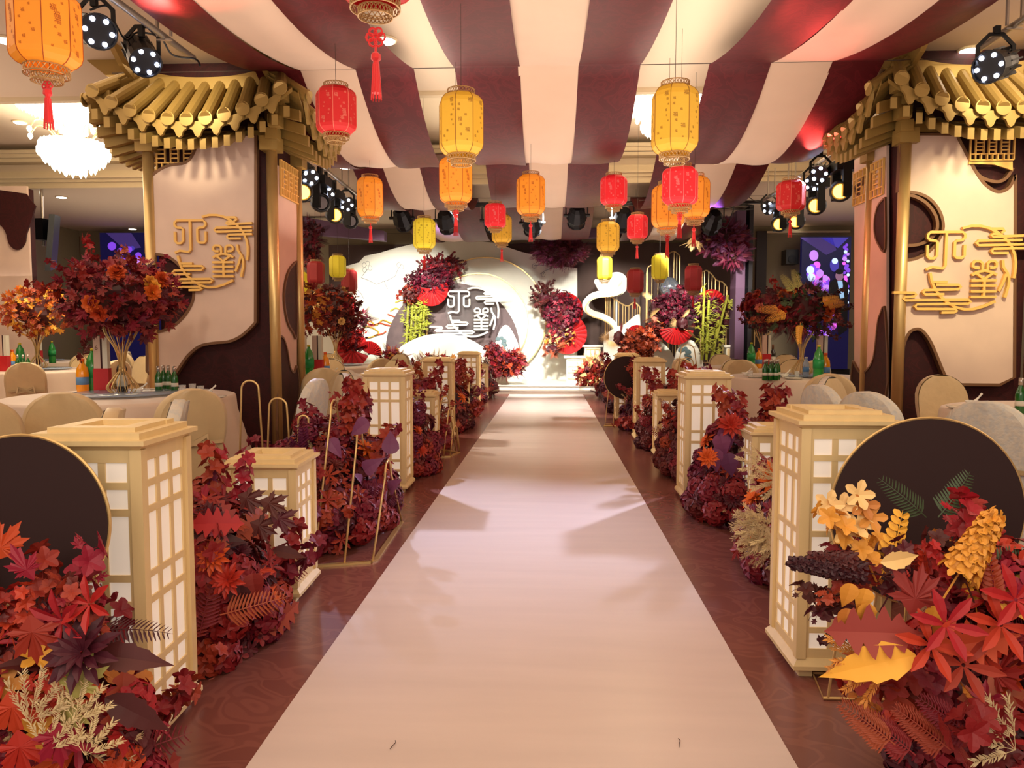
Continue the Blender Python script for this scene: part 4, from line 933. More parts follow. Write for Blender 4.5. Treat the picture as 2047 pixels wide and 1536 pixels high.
def P_star(n=6, lay=1, sc=.5, tilt=.45):
    it = []
    for l in range(lay):
        for k in range(n): it.append(xf(petal, (0, 0, 0), 2*PI*(k+.5*l)/n, 0, 0, sc*(1-.18*l)))
    it2 = []
    for l in range(lay):
        for k in range(n):
            a = 2*PI*(k+.5*l)/n; t = tilt+.35*l; d = Vector((math.cos(a)*math.cos(t), math.sin(a)*math.cos(t), math.sin(t)))
            it2.append(axes(petal, d*.03, d, Vector((-math.cos(a)*math.sin(t), -math.sin(a)*math.sin(t), math.cos(t))), sc*(1-.16*l)))
    return P_merge(it2)
def P_ball(n=26, sc=.5, seed=0, fl=round_, fs=.3, m=4):
    r_ = random.Random(seed); it = []
    for i in range(n):
        z = 1-1.7*i/n; t = i*2.39996; rr = math.sqrt(max(0, 1-z*z)); nv = Vector((rr*math.cos(t), rr*math.sin(t), z)); u = nv.orthogonal().normalized(); v = nv.cross(u); a0 = r_.uniform(0, 6)
        for k in range(m):
            a = a0+2*PI*k/m; d = (u*math.cos(a)+v*math.sin(a))+nv*.35; it.append(axes(fl, nv*sc*(1+r_.uniform(-.08, .08)), d, nv, fs))
    return P_merge(it)
def P_rose():
    it = []
    for (n, t, s, rr) in ((8, .1, .4, .06), (8, .45, .42, .06), (7, .8, .4, .05), (6, 1.1, .38, .04), (5, 1.35, .34, .03)):
        for k in range(n):
            a = 2*PI*(k+n*.3)/n; d = Vector((math.cos(a)*math.cos(t), math.sin(a)*math.cos(t), math.sin(t))); it.append(axes(round_, Vector((math.cos(a)*rr, math.sin(a)*rr, .02)), d, (-math.cos(a)*math.sin(t), -math.sin(a)*math.sin(t), math.cos(t)), s*1.1))
    return P_merge(it)
leaflet = P_leaf([(0, .02), (.3, .11), (.8, .08), (1, 0)], .2, .15)
slim = P_leaf([(0, .02), (.3, .085), (.8, .05), (1, 0)], .2, .15)
def P_fern(n=15, w_=.27, lf=slim, droop=.3):
    it = [stemg([(0, t, -droop*t*t) for t in (0, .25, .5, .75, 1)], [.012, .01, .008, .006, .003])]
    for i in range(n):
        t = .12+.86*i/n; l = w_*math.sin(PI*min(1, .18+.8*(1-abs(t-.35)*1.15)*.6))*(1-.75*t*t)+.03
        for s in (-1, 1): it.append(axes(lf, (0, t, -droop*t*t), (s, .45, -.15), (0, -.1, 1), l))
    return P_merge(it)
def P_needle(seed=0):
    r_ = random.Random(seed); it = []
    for k in range(5):
        a = (k-2)*.42; L_ = 1-.1*abs(k-2); it.append(stemg([(0, 0, 0), (math.sin(a)*L_*.5, math.cos(a)*L_*.5, .05), (math.sin(a)*L_, math.cos(a)*L_, r_.uniform(-.1, .1))], [.007, .005, .003]))
        for j in range(17):
            t = .25+.75*j/17; p = Vector((math.sin(a)*L_*t, math.cos(a)*L_*t, .03))
            for s in (-1, 1): it.append(axes(leaflet, p, (math.sin(a+s*.6), math.cos(a+s*.6), r_.uniform(-.7, .7)), (r_.uniform(-1, 1), 0, 1), .12))
    return P_merge(it)
def P_sprig(kind='star', seed=0, n=13):
    r_ = random.Random(seed); it = []; pts = [Vector((.12*math.sin(2*t+seed), t, .1*t*t)) for t in (0, .2, .4, .6, .8, 1)]
    it.append(stemg(pts, [.014, .012, .01, .008, .006, .004])); st_ = xf(P_merge([xf(round_, (0, 0, 0), 2*PI*k/5, .5) for k in range(5)]), sc=.12); mp = xf(P_maple(seed=seed), sc=.115)
    for i in range(n):
        t = .25+.75*i/(n-1); a = i*2.4; p = Vector((.12*math.sin(2*t+seed), t, .1*t*t)); d = Vector((math.cos(a)*.8, .55, math.sin(a)*.8)); q = p+d*.08
        it.append(stemg([p, q], .004)); g = st_ if (kind == 'star' or i % 2) else mp
        it.append(axes(g, q, (d.orthogonal() if g is st_ else d), d if g is st_ else d.orthogonal(), 1.1))
    return P_merge(it)
def P_euc(n=9):
    it = [stemg([(0, 0, 0), (.05, .5, .03), (0, 1, 0)], [.012, .009, .004])]; 
    for i in range(n):
        t = .15+.85*i/n
        for s in (-1, 1): it.append(axes(round_, (.04*math.sin(PI*t), t, 0), (s, .6, .2*s), (0, 0, 1), .2*(1.1-.5*t)))
    return P_merge(it)
def P_palm(n=20):
    it = [stemg([(0, -.3, 0), (0, .15, 0)], .015)]
    for k in range(n):
        a = (k-(n-1)/2)*.15; it.append(axes(P_leaf([(0, .01), (.5, .03), (1, 0)], .5, .1), (0, .1, 0), (math.sin(a), math.cos(a), 0), (0, 0, 1), .9-.1*abs(a)))
    return P_merge(it)
def P_spike(seed=0):
    r_ = random.Random(seed); it = [stemg([(0, 0, 0), (0, .4, 0), (.02, 1, 0)], [.012, .01, .004])]
    for i in range(60):
        t = .35+.65*i/60; a = i*2.4; rr = .15*(1-(t-.35)*1.1)
        d = Vector((math.cos(a), .35, math.sin(a))); 
        for q in range(4): u_ = d.orthogonal().normalized(); v_ = d.normalized().cross(u_); w_ = u_*math.cos(q*PI/2+i)+v_*math.sin(q*PI/2+i); it.append(axes(round_, Vector((math.cos(a)*rr, t, math.sin(a)*rr)), w_+d*.45, d, .1))
    return P_merge(it)
PG = dict(maple=P_maple(seed=1), maple2=P_maple(((0, 1), (50, .7), (100, .45)), 5), oak=P_oak(), serr=P_leaf([(0, .01), (.1, .12), (.3, .21), (.34, .18), (.5, .2), (.53, .16), (.68, .14), (.71, .11), (.85, .05), (1, 0)], .35, .35),
          heart=P_leaf([(-.06, .1), (0, .24), (.15, .36), (.35, .34), (.6, .22), (.85, .08), (1, 0)], .25, .3), fern=P_fern(), star=P_star(6), dahlia=P_star(9, 3, .5, .2), hyd=P_ball(26, .42, 1, round_, .24), rose=P_rose(),
          needle=P_needle(), sprig=P_sprig('star', 1), sprig2=P_sprig('m', 2, 15), euc=P_euc(), palm=P_palm(), spike=P_spike(), chand=P_fern(16, .3, P_merge([leaflet, xf(leaflet, (0, .3, 0), .6, sc=.6), xf(leaflet, (0, .3, 0), -.6, sc=.6)]), .2),
          petals=P_merge([xf(P_leaf([(0, .03), (.35, .22), (.75, .3), (1, .1)], .25, .2), (0, 0, 0), 2*PI*k/5, .45, 0, .5) for k in range(5)]))
PN = dict(maple='maple_leaf', maple2='maple_leaf', oak='oak_leaf', serr='pointed_leaf', heart='heart_leaf', fern='fern_frond', star='star_flower', dahlia='dahlia_flower', hyd='hydrangea_head', rose='rose', needle='gold_sprig', sprig='flower_sprig',
          sprig2='leaf_sprig', euc='round_leaf_sprig', palm='palm_fan_leaf', spike='delphinium_spike', chand='fern_frond', petals='blossom')
_pm = {}
def pmesh(k, c):
    if (k, c) not in _pm:
        me = bpy.data.meshes.new(PN[k]); me.from_pydata(PG[k][0], [], PG[k][1]); me.materials.append(LM[c]); me.update(); _pm[(k, c)] = me
    return _pm[(k, c)]
def place(par, k, c, loc, d, nrm, sc):
    d = Vector(d).normalized(); x = d.cross(Vector(nrm))
    if x.length < 1e-3: x = d.orthogonal()
    x.normalize(); z = x.cross(d); m = Matrix((x, d, z)).transposed()
    return obj(PN[k], pmesh(k, c), par, loc, m.to_euler(), sc)
FLAT = {'star', 'dahlia', 'hyd', 'rose', 'petals'}   # pieces whose face looks along their own +Z
LEAFMIX = [('maple', 'crimson', 10), ('maple', 'burg', 7), ('maple2', 'scarlet', 7), ('oak', 'rust', 4), ('serr', 'maroon', 3), ('heart', 'maroon', 3), ('star', 'crimson', 7), ('dahlia', 'burg', 4), ('dahlia', 'orange', 1.6), ('fern', 'rust', 3), ('needle', 'gold', 2.2), ('sprig', 'crimson', 2), ('euc', 'plum', 2), ('hyd', 'crimson', 3)]
PURPMIX = [('maple', 'burg', 8), ('maple', 'magenta', 6), ('maple2', 'plum', 5), ('heart', 'violet', 5), ('heart', 'plum', 3), ('serr', 'plum', 3), ('star', 'crimson', 6), ('dahlia', 'burg', 3), ('dahlia', 'orange', 1.6), ('fern', 'plum', 2), ('needle', 'gold', 2), ('sprig', 'crimson', 3), ('euc', 'plum', 3), ('hyd', 'magenta', 5)]
HOTMIX = [('maple', 'scarlet', 8), ('maple', 'crimson', 7), ('star', 'scarlet', 8), ('oak', 'rust', 4), ('serr', 'maroon', 3), ('dahlia', 'burg', 4), ('fern', 'rust', 3), ('needle', 'gold', 2.5), ('euc', 'amber', 2), ('serr', 'amber', 1), ('hyd', 'scarlet', 3), ('sprig', 'crimson', 3), ('petals', 'amber', 3)]
def lump(par, c, R, mt='maroon', seed=0, name='foliage_core'):
    b = MB(); r_ = random.Random(seed); n, m = 9, 16; V = []
    for i in range(n+1):
        ph = -PI/2*.35+ (PI/2*1.35)*i/n
        for j in range(m):
            t = 2*PI*j/m; k = r_.uniform(.86, 1.04); V.append((c[0]+R[0]*math.cos(ph)*math.cos(t)*k, c[1]+R[1]*math.cos(ph)*math.sin(t)*k, max(.01, c[2]+R[2]*math.sin(ph)*k)))
    b.add(V, [(i*m+j, i*m+(j+1) % m, (i+1)*m+(j+1) % m, (i+1)*m+j) for i in range(n) for j in range(m)])
    o = b.build(name, LM[mt], par); o['kind'] = 'stuff'; return o
def pick(mix, r_): return r_.choices(mix, [m[2] for m in mix])[0][:2]
SZ = dict(maple=.115, maple2=.11, oak=.17, serr=.14, heart=.11, fern=.22, star=.12, dahlia=.13, hyd=.15, rose=.1, needle=.17, sprig=.28, sprig2=.26, euc=.19, palm=.3, spike=.36, chand=.3, petals=.12)
def bank(label, c, R, h, n, mix, seed, nh=30, hc='magenta', sprigs=5, sz=1.0, stuff=0, sc='crimson', lowk='hyd', group='flower banks along the aisle'):
    "a mound of flowers standing on the floor; R = half extents"
    r_ = random.Random(seed); t = thing('flower_arrangement', label, 'flowers', (c[0], c[1], 0), 0, group)
    lump(t, (0, 0, h*.15), (R[0]*.8, R[1]*.8, h*.66), 'maroon', seed)
    def surf(zlo, zhi):
        th = r_.uniform(0, 2*PI); z = h*r_.uniform(zlo, zhi); f = math.sqrt(max(.02, 1-(z/h)**2.2))
        k = r_.uniform(.82, 1.0); p = Vector((R[0]*f*math.cos(th)*k, R[1]*f*math.sin(th)*k, z)); nv = Vector((math.cos(th)*f/R[0], math.sin(th)*f/R[1], 1.4*(z/h)/h)).normalized(); return p, nv
    for i in range(nh):
        p, nv = surf(.05, .42); p = Vector((p.x, p.y, max(.06, p.z))); 
        place(t, 'hyd', r_.choice([hc, hc, 'burg', 'crimson']), p*1.0, nv.orthogonal(), nv, SZ['hyd']*sz*r_.uniform(.85, 1.3))
    for i in range(int(n*1.25)):
        p, nv = surf(.12 if i % 3 else .0, 1.0)
        if i % 3 == 0: p, nv = surf(.3, 1)
        if -c[0]*nv.x < -.5 and abs(c[0]) < 3 and r_.random() < .45: continue
        k, col = pick(mix, r_); s = SZ[k]*sz*r_.uniform(.75, 1.25)
        rv = Vector((r_.uniform(-1, 1), r_.uniform(-1, 1), r_.uniform(-.6, .8)))
        if k in FLAT: nn = (nv+rv*.45+Vector((-.25*(1 if c[0] > 0 else -1), -.4, .1))).normalized(); place(t, k, col, p+nv*.03, nn.orthogonal(), nn, s)
        elif k in ('sprig', 'needle', 'euc', 'fern', 'spike'):
            d = (nv*.8+rv*.5+Vector((0, 0, .15))).normalized(); place(t, k, col, p*.86, d, nv.cross(rv).cross(d)+Vector((0, -.6, .5)), s)
        else:
            tn = (rv-nv*rv.dot(nv)).normalized(); d = (tn*.8+nv*.55+Vector((0, 0, -.1))).normalized(); place(t, k, col, p, d, (nv+rv*.3), s)
    for i in range(sprigs):
        a = r_.uniform(0, 2*PI); p = Vector((R[0]*.4*math.cos(a), R[1]*.5*math.sin(a), h*.85)); d = Vector((math.cos(a)*.35, math.sin(a)*.2, 1)); place(t, r_.choice(['sprig', 'sprig2']), sc, p, d, (r_.uniform(-1, 1), -1, 0), r_.uniform(.26, .38)*sz)
    if stuff:
        b = MB(); 
        for i in range(stuff):
            p, nv = surf(0, 1); k = r_.choice(['petals', 'maple', 'petals']); g = PG[k]; rv = Vector((r_.uniform(-1, 1), r_.uniform(-1, 1), r_.uniform(-1, 1)))
            b.m = r_.randrange(3); v, f = axes(g, p*.97, (rv-nv*rv.dot(nv)).normalized() if k == 'maple' else nv.orthogonal(), nv+rv*.4, .075*sz); b.add(v, f)
        o = b.build('small_leaves', [LM['burg'], LM['crimson'], LM['magenta' if hc == 'magenta' else 'maroon']], t); o['kind'] = 'stuff'
    return t
# left row
t = bank('big red maple and fern flower bank at the bottom left corner, before the dark disc', (-1.42, 1.86), (.36, .22), .52, 170, HOTMIX, 21, 26, 'scarlet', 3, 1.0, 300, 'scarlet')
L0 = t.location
def extra(t, k, col, px, py, Y, d, nrm, s):
    return place(t, k, col, at(px, py, Y)-Vector((t.location.x, t.location.y, 0)), d, nrm, s)
extra(t, 'maple', 'scarlet', -10, 1120, 1.72, (.3, 0, .5), (0, -1, .2), .12); extra(t, 'maple2', 'scarlet', 68, 1160, 1.7, (-.3, -.1, .6), (.2, -1, .4), .1)
extra(t, 'fern', 'maroon', 190, 1262, 1.72, (.95, .1, .12), (0, -.6, 1), .17); extra(t, 'serr', 'maroon', 190, 1310, 1.68, (1, 0, -.05), (0, -.8, .6), .17); extra(t, 'serr', 'maroon', 210, 1395, 1.68, (.9, .1, -.55), (0, -.8, .6), .17)
extra(t, 'maple', 'olive', 145, 1400, 1.62, (.35, 0, .9), (.2, -1, .1), .13); extra(t, 'maple', 'olive', 130, 1395, 1.63, (.2, 0, -1), (-.2, -1, .1), .1)
extra(t, 'star', 'scarlet', 180, 1208, 1.66, (1, 0, .2), (.3, -1, .4), .13); extra(t, 'star', 'scarlet', 125, 1240, 1.66, (.4, 0, 1), (0, -1, .5), .15); extra(t, 'dahlia', 'burg', 165, 1305, 1.64, (1, 0, 0), (.2, -1, .6), .17)
for k in range(16): extra(t, rnd.choice(['sprig', 'sprig', 'sprig2']), rnd.choice(['crimson', 'scarlet', 'scarlet', 'burg']), rnd.uniform(0, 200), rnd.uniform(1250, 1350), rnd.uniform(1.68, 1.9), (rnd.uniform(-.5, .8), rnd.uniform(-.3, .2), 1), (rnd.uniform(-1, 1), -1, 0), rnd.uniform(.1, .18))
for (px, py) in ((60, 1440), (150, 1440), (95, 1500), (170, 1510)): extra(t, 'needle', 'gold', px, py, 1.62, (.25, 0, .8), (0, -1, .3), .13)
for (px, py, c_) in ((110, 1440, 'scarlet'), (35, 1460, 'scarlet'), (20, 1380, 'scarlet'), (60, 1230, 'crimson')): extra(t, 'maple', c_, px, py, 1.62, (.1, 0, -.9), (.3, -1, .3), .13)
t = bank('crimson flower bank with fern fronds between the first two left lantern stands', (-1.5, 3.02), (.36, .34), .62, 210, LEAFMIX, 31, 60, 'crimson', 5, 1.0, 600, 'scarlet')
for (px, py, dx, dz) in ((372, 1290, .3, .9), (400, 1270, .2, 1), (440, 1230, .7, .2), (380, 1370, .8, -.5), (350, 1330, .4, -.8)): extra(t, 'fern', 'rust', px, py, 2.66, (dx, 0, dz), (.2, -1, .3), .24)
extra(t, 'serr', 'maroon', 545, 1100, 3.1, (1, 0, -.15), (0, -.8, .5), .14); extra(t, 'oak', 'scarlet', 345, 1080, 2.66, (.7, 0, -.5), (0, -1, .5), .24); extra(t, 'oak', 'scarlet', 370, 1050, 2.66, (1, 0, .1), (0, -1, .5), .2)
extra(t, 'dahlia', 'orange', 425, 1115, 2.66, (1, 0, 0), (.2, -1, .4), .13); extra(t, 'dahlia', 'orange', 455, 1160, 2.66, (1, 0, 0), (.3, -1, .4), .13); extra(t, 'heart', 'maroon', 480, 1175, 2.7, (0, 0, -1), (.2, -1, .1), .12); extra(t, 'heart', 'rust', 505, 1150, 2.8, (.1, 0, -1), (.3, -1, .1), .11)
for (px, py, c_) in ((475, 990, 'maroon'), (520, 1000, 'maroon'), (540, 1030, 'burg'), (500, 1045, 'maroon')): extra(t, 'maple', c_, px, py, 2.95, (.8, 0, -.3), (0, -1, .4), .13)
t = bank('large plum and crimson flower bank behind the left wire arch stand', (-1.46, 4.85), (.42, .7), .7, 250, PURPMIX, 41, 90, 'magenta', 8, 1.05, 700)
for (px, py, s_) in ((765, 845, .17), (690, 880, .15), (810, 905, .17), (760, 940, .16), (735, 985, .16), (810, 980, .15)): extra(t, 'heart', 'violet', px-30, py, 4.3+rnd.uniform(0, .2), (rnd.uniform(-.9, .9), rnd.uniform(-.3, .3), rnd.uniform(-1, .4)), (rnd.uniform(-.5, .5), -1, rnd.uniform(0, .8)), s_*.85)
B = [('burgundy flower bank between the third and fourth left lantern stands', (-1.36, 7.0), (.32, .5), .66, 110, PURPMIX, 51, 50, 'magenta', 5), ('crimson flower bank around the fan-shaped wire stand on the left', (-1.45, 8.5), (.3, .4), .72, 90, LEAFMIX, 52, 30, 'burg', 6),
     ('burgundy flower bank beside the fifth left lantern stand', (-1.34, 10.2), (.3, .55), .68, 90, LEAFMIX, 53, 40, 'burg', 5), ('dark red flower bank by the sixth left lantern stand', (-1.36, 11.85), (.26, .3), .6, 50, LEAFMIX, 54, 20, 'burg', 4),
     ('dark red flower bank between the last two left lantern stands', (-1.36, 13.4), (.26, .6), .66, 60, LEAFMIX, 55, 20, 'burg', 5), ('dark red flower bank ending the left row at the stage steps', (-1.32, 15.45), (.26, .45), .78, 60, LEAFMIX, 56, 20, 'burg', 4)]
for (lab, c, R, h, n, mix, sd, nh, hc, sp) in B: bank(lab, c, R, h, n, mix, sd, nh, hc, sp, 1.0, 260)
# right row
t = bank('big red and amber flower bank at the bottom right corner, before the large dark disc', (1.36, 2.0), (.40, .34), .66, 170, HOTMIX, 61, 34, 'scarlet', 3, 1.0, 420, 'scarlet')
extra(t, 'spike', 'amber', 1880, 1205, 1.85, (.5, 0, .9), (0, -1, .1), .25)
extra(t, 'fern', 'green', 1852, 1035, 2.2, (-.55, 0, .55), (0, -1, .3), .16); extra(t, 'fern', 'green', 1875, 1035, 2.2, (.6, 0, .75), (0, -1, .3), .17); extra(t, 'fern', 'green', 1930, 1110, 2.1, (1, 0, .1), (0, -1, .3), .17); extra(t, 'fern', 'green', 1940, 1140, 2.0, (1, 0, .3), (0, -1, .3), .17)
for (px, py) in ((1655, 1010), (1680, 1015), (1715, 990), (1725, 1010), (1740, 1035), (1690, 1065), (1715, 1050)): extra(t, 'petals', 'cream' if px < 1720 else 'amber', px, py, 1.8, (1, 0, 0), (-.2, -1, .3), .075)
for (px, py) in ((1700, 1170), (1730, 1180), (1695, 1220), (1735, 1210), (1870, 1215), (1885, 1240)): extra(t, 'heart', 'amber', px, py, 1.7, (-.2, 0, -1), (0, -1, .3), .06)
extra(t, 'oak', 'rust', 1850, 1270, 1.66, (-1, 0, .05), (0, -1, .5), .2); extra(t, 'serr', 'amber', 1830, 1310, 1.64, (-1, 0, -.25), (0, -1, .6), .2); extra(t, 'maple', 'rust', 1820, 1230, 1.68, (.2, 0, 1), (0, -1, .3), .13)
extra(t, 'oak', 'scarlet', 2040, 1270, 1.66, (-1, 0, -.2), (0, -1, .5), .17); extra(t, 'needle', 'amber', 1760, 1310, 1.7, (-1, 0, .3), (0, -1, .5), .13); extra(t, 'needle', 'amber', 1770, 1330, 1.69, (-1, 0, -.1), (0, -1, .5), .13)
for (px, py) in ((1700, 1130), (1660, 1140), (1720, 1150)): extra(t, 'spike', 'maroon', px+50, py, 1.75, (-1, 0, .1), (0, -1, .3), .15)
for (px, py, c_) in ((1890, 1250, 'scarlet'), (2000, 1250, 'scarlet'), (1925, 1330, 'crimson'), (2030, 1200, 'scarlet'), (1860, 1290, 'scarlet')): extra(t, 'star', c_, px, py, 1.64, (1, 0, .3), (0, -1, .5), .15)
for k in range(22): extra(t, rnd.choice(['sprig', 'sprig', 'sprig2', 'euc']), rnd.choice(['crimson', 'crimson', 'burg', 'maroon', 'amber', 'scarlet']), rnd.uniform(1720, 1990), rnd.uniform(1150, 1230), rnd.uniform(1.8, 2.15), (rnd.uniform(-.7, .5), rnd.uniform(-.3, .2), 1), (rnd.uniform(-1, 1), -1, 0), rnd.uniform(.12, .22))
for k in range(10): extra(t, rnd.choice(['sprig', 'sprig2', 'euc']), rnd.choice(['crimson', 'burg', 'maroon']), rnd.uniform(1700, 1760), rnd.uniform(1130, 1290), rnd.uniform(1.75, 1.95), (-1, rnd.uniform(-.3, .2), rnd.uniform(-.3, .8)), (0, -1, rnd.uniform(-.5, 1)), rnd.uniform(.1, .17))
for (px, py) in ((1790, 1490), (1830, 1510), (1900, 1500), (1950, 1480), (2030, 1500)): extra(t, 'chand' if px != 2030 else 'needle', 'rust' if px != 2030 else 'gold', px, py, 1.72, (-.6, 0, .5), (0, -1, .5), .15)
extra(t, 'leaf' if 0 else 'serr', 'cream', 1760, 1125, 1.68, (1, 0, .15), (0, -1, .2), .1)
t = bank('crimson and gold flower bank right of the first right lantern stand', (1.47, 4.1), (.38, .56), .62, 200, LEAFMIX, 71, 90, 'magenta', 4, 1.0, 600)
for k in range(15): extra(t, 'needle', 'gold', rnd.uniform(1515, 1570), rnd.uniform(1035, 1095) if k < 12 else rnd.uniform(930, 980), rnd.uniform(3.5, 3.62), (-.8, rnd.uniform(-.5, .3), rnd.uniform(-.7, .9)), (rnd.uniform(-1, 1), -1, rnd.uniform(-1, 1)), rnd.uniform(.12, .19))
extra(t, 'dahlia', 'orange', 1550, 955, 3.6, (1, 0, 0), (-.2, -1, .4), .17)
t = bank('plum and crimson flower bank left of the second right lantern stand', (1.36, 5.3), (.32, .42), .68, 170, PURPMIX, 72, 60, 'magenta', 8, 1.0, 500)
for (px, py) in ((1450, 855), (1440, 870), (1455, 910), (1425, 900)): extra(t, 'heart', 'violet', px, py, 4.85, (.2, 0, -.9), (-.2, -1, .2), .16)
extra(t, 'dahlia', 'orange', 1462, 850, 4.8, (1, 0, 0), (-.2, -1, .4), .17); extra(t, 'dahlia', 'orange', 1415, 915, 4.8, (1, 0, 0), (-.2, -1, .4), .14)
B = [('crimson flower bank between the third and fourth right lantern stands', (1.36, 7.0), (.3, .5), .74, 120, LEAFMIX, 73, 50, 'burg', 5), ('dark red flower bank before the fifth right lantern stand', (1.32, 8.55), (.28, .35), .68, 80, LEAFMIX, 74, 30, 'burg', 5),
     ('violet and magenta flower bank around the far dark disc', (1.32, 10.25), (.28, .5), .72, 90, PURPMIX, 75, 40, 'violet', 5), ('dark red flower bank near the end of the right row', (1.25, 12.6), (.26, .6), .7, 60, LEAFMIX, 76, 20, 'burg', 4),
     ('dark red flower bank ending the right row at the stage steps', (1.28, 14.9), (.3, .8), .72, 60, LEAFMIX, 77, 20, 'burg', 4)]
for (lab, c, R, h, n, mix, sd, nh, hc, sp) in B: bank(lab, c, R, h, n, mix, sd, nh, hc, sp, 1.0, 260)

# ---------------------------------------------------------------- hanging or mounted clusters (leaves too small to part)
def cluster(name, lab, cat, c, R, n, pal, seed, base=None, size=.12, kinds=('maple', 'petals', 'petals'), parent=None, core=True, dens=1):
    r_ = random.Random(seed); t = parent or thing(name, lab, cat, base or c); L_ = t.location; c = Vector(c)
    if core: 
        b = MB(); V = []
        for i in range(8):
            ph = -PI/2+PI*i/7
            for j in range(12):
                a = 2*PI*j/12; k = r_.uniform(.5, .75); V.append(c-L_+Vector((R[0]*math.cos(ph)*math.cos(a)*k, R[1]*math.cos(ph)*math.sin(a)*k, R[2]*math.sin(ph)*k)))
        b.add(V, [(i*12+j, i*12+(j+1) % 12, (i+1)*12+(j+1) % 12, (i+1)*12+j) for i in range(7) for j in range(12)]); b.build('foliage_core', LM['maroon'], t)
    b = MB(); ms = [LM[p] for p in pal]
    for i in range(n):
        u = r_.uniform(-1, 1); a = r_.uniform(0, 2*PI); s_ = math.sqrt(1-u*u); nv = Vector((s_*math.cos(a), s_*math.sin(a), u)); k = r_.uniform(.6, 1.08)
        p = c-L_+Vector((nv.x*R[0], nv.y*R[1], nv.z*R[2]))*k; rv = Vector((r_.uniform(-1, 1), r_.uniform(-1, 1), r_.uniform(-1, 1))); kd = r_.choice(kinds)
        v, f = axes(PG[kd], p, (nv+rv*.9).normalized() if kd not in FLAT else nv.orthogonal()+rv*.2, (rv+nv*.6), size*r_.uniform(.7, 1.3)*(1.6 if kd in ('fern', 'needle', 'chand', 'sprig', 'palm') else 1)); b.m = r_.randrange(len(ms)); b.add(v, f)
    o = b.build('leaves', ms, t); o['kind'] = 'stuff'
    return t
def rect_cl(name, lab, x0, y0, x1, y1, Y, n, pal, seed, rot=0, size=.12, kinds=('maple', 'petals', 'petals'), cat='flowers', ry=.22, base_z=None):
    a, c = at(x0, y1, Y), at(x1, y0, Y); cc = (a+c)/2
    return cluster(name, lab, cat, cc, ((c.x-a.x)/2, ry, (c.z-a.z)/2), n, pal, seed, None if base_z is None else Vector((cc.x, cc.y, base_z)), size, kinds)
def add_cl(t, x0, y0, x1, y1, Y, n, pal, seed, size=.12, kinds=('maple', 'petals', 'petals'), ry=.2):
    a, c = at(x0, y1, Y), at(x1, y0, Y); cluster('', '', '', (a+c)/2, ((c.x-a.x)/2, ry, (c.z-a.z)/2), n, pal, seed, None, size, kinds, parent=t)
RED = ['crimson', 'burg', 'mixred', 'maroon']
t = rect_cl('hanging_foliage', 'dark red foliage hanging from the beam at the upper left of the stage', 598, 440, 640, 520, 16, 260, RED, 81, size=.13, kinds=('maple', 'fern', 'petals')); add_cl(t, 612, 500, 632, 540, 16, 60, RED, 82)
rect_cl('hanging_foliage', 'dark red foliage cloud hanging right above the white stage board', 1070, 476, 1168, 528, 17.5, 520, ['burg', 'maroon', 'plum', 'burg'], 83, kinds=('fern', 'maple', 'needle'))
t = rect_cl('hanging_foliage', 'plum foliage cloud with pale fronds hanging at the upper right of the stage', 1392, 446, 1492, 505, 16.4, 560, ['plum', 'burg', 'violet', 'magenta'], 84, kinds=('fern', 'chand', 'maple')); add_cl(t, 1440, 490, 1492, 530, 16.4, 160, ['plum', 'violet'], 85, kinds=('fern', 'chand')); add_cl(t, 1375, 452, 1412, 492, 16.3, 50, ['cream'], 86, kinds=('fern',))

for o in [o for o in bpy.data.objects if o.name.startswith('hanging_foliage')]:
    for dx in (-.25, .25):
        b = MB(); L_ = o.location; b.tube([(dx, 0, .0), (dx, 0, ZC-L_.z)], .005, 4); b.build('hanging_cord', M['cord'], o)
# ---------------------------------------------------------------- stage set
def ppx(pts, Y): return [at(x, y, Y) for x, y in pts]
def board(name, lab, pts, Y, mt, dep=.06, cat='stage board', edge=None, smooth=0, par=None, gz=.15):
    if smooth: pts = [tuple(v)[:2] for v in smooth_poly([(x, y, 0) for x, y in pts], smooth)]
    P = [Vector((p.x, p.y, max(gz, p.z))) for p in ppx(pts, Y)]
    xs = sum(p.x for p in P)/len(P); t = par or thing(name, lab, cat, (xs, Y, gz))
    b = MB(); b.prism(P, (0, dep, 0)); b.build('board' if par is None else name, M[mt], t, world=True)
    if edge: b = MB(); b.ribbon(P, .03, (0, -1, 0), .03, closed=True); b.build('gold_edge', M[edge], t, world=True)
    return t
def circ(cx, cy, r, n=64, a0=0, a1=360): return [(cx+r*math.cos(math.radians(a0+(a1-a0)*j/n)), cy+r*math.sin(math.radians(a0+(a1-a0)*j/n))) for j in range(n+(a1-a0 < 360))]
bb = board('stage_backdrop', 'tall white scalloped backdrop board behind the stage rings', [(690,775),(692,640),(700,610),(690,575),(692,532),(717,525),(729,512),(758,506),(787,497),(825,488),(881,479),(933,480),(985,485),(1010,493),(1043,504),(1077,511),(1093,522),(1122,533),(1154,536),(1154,775)], 19.0, 'white', .06, 'backdrop')
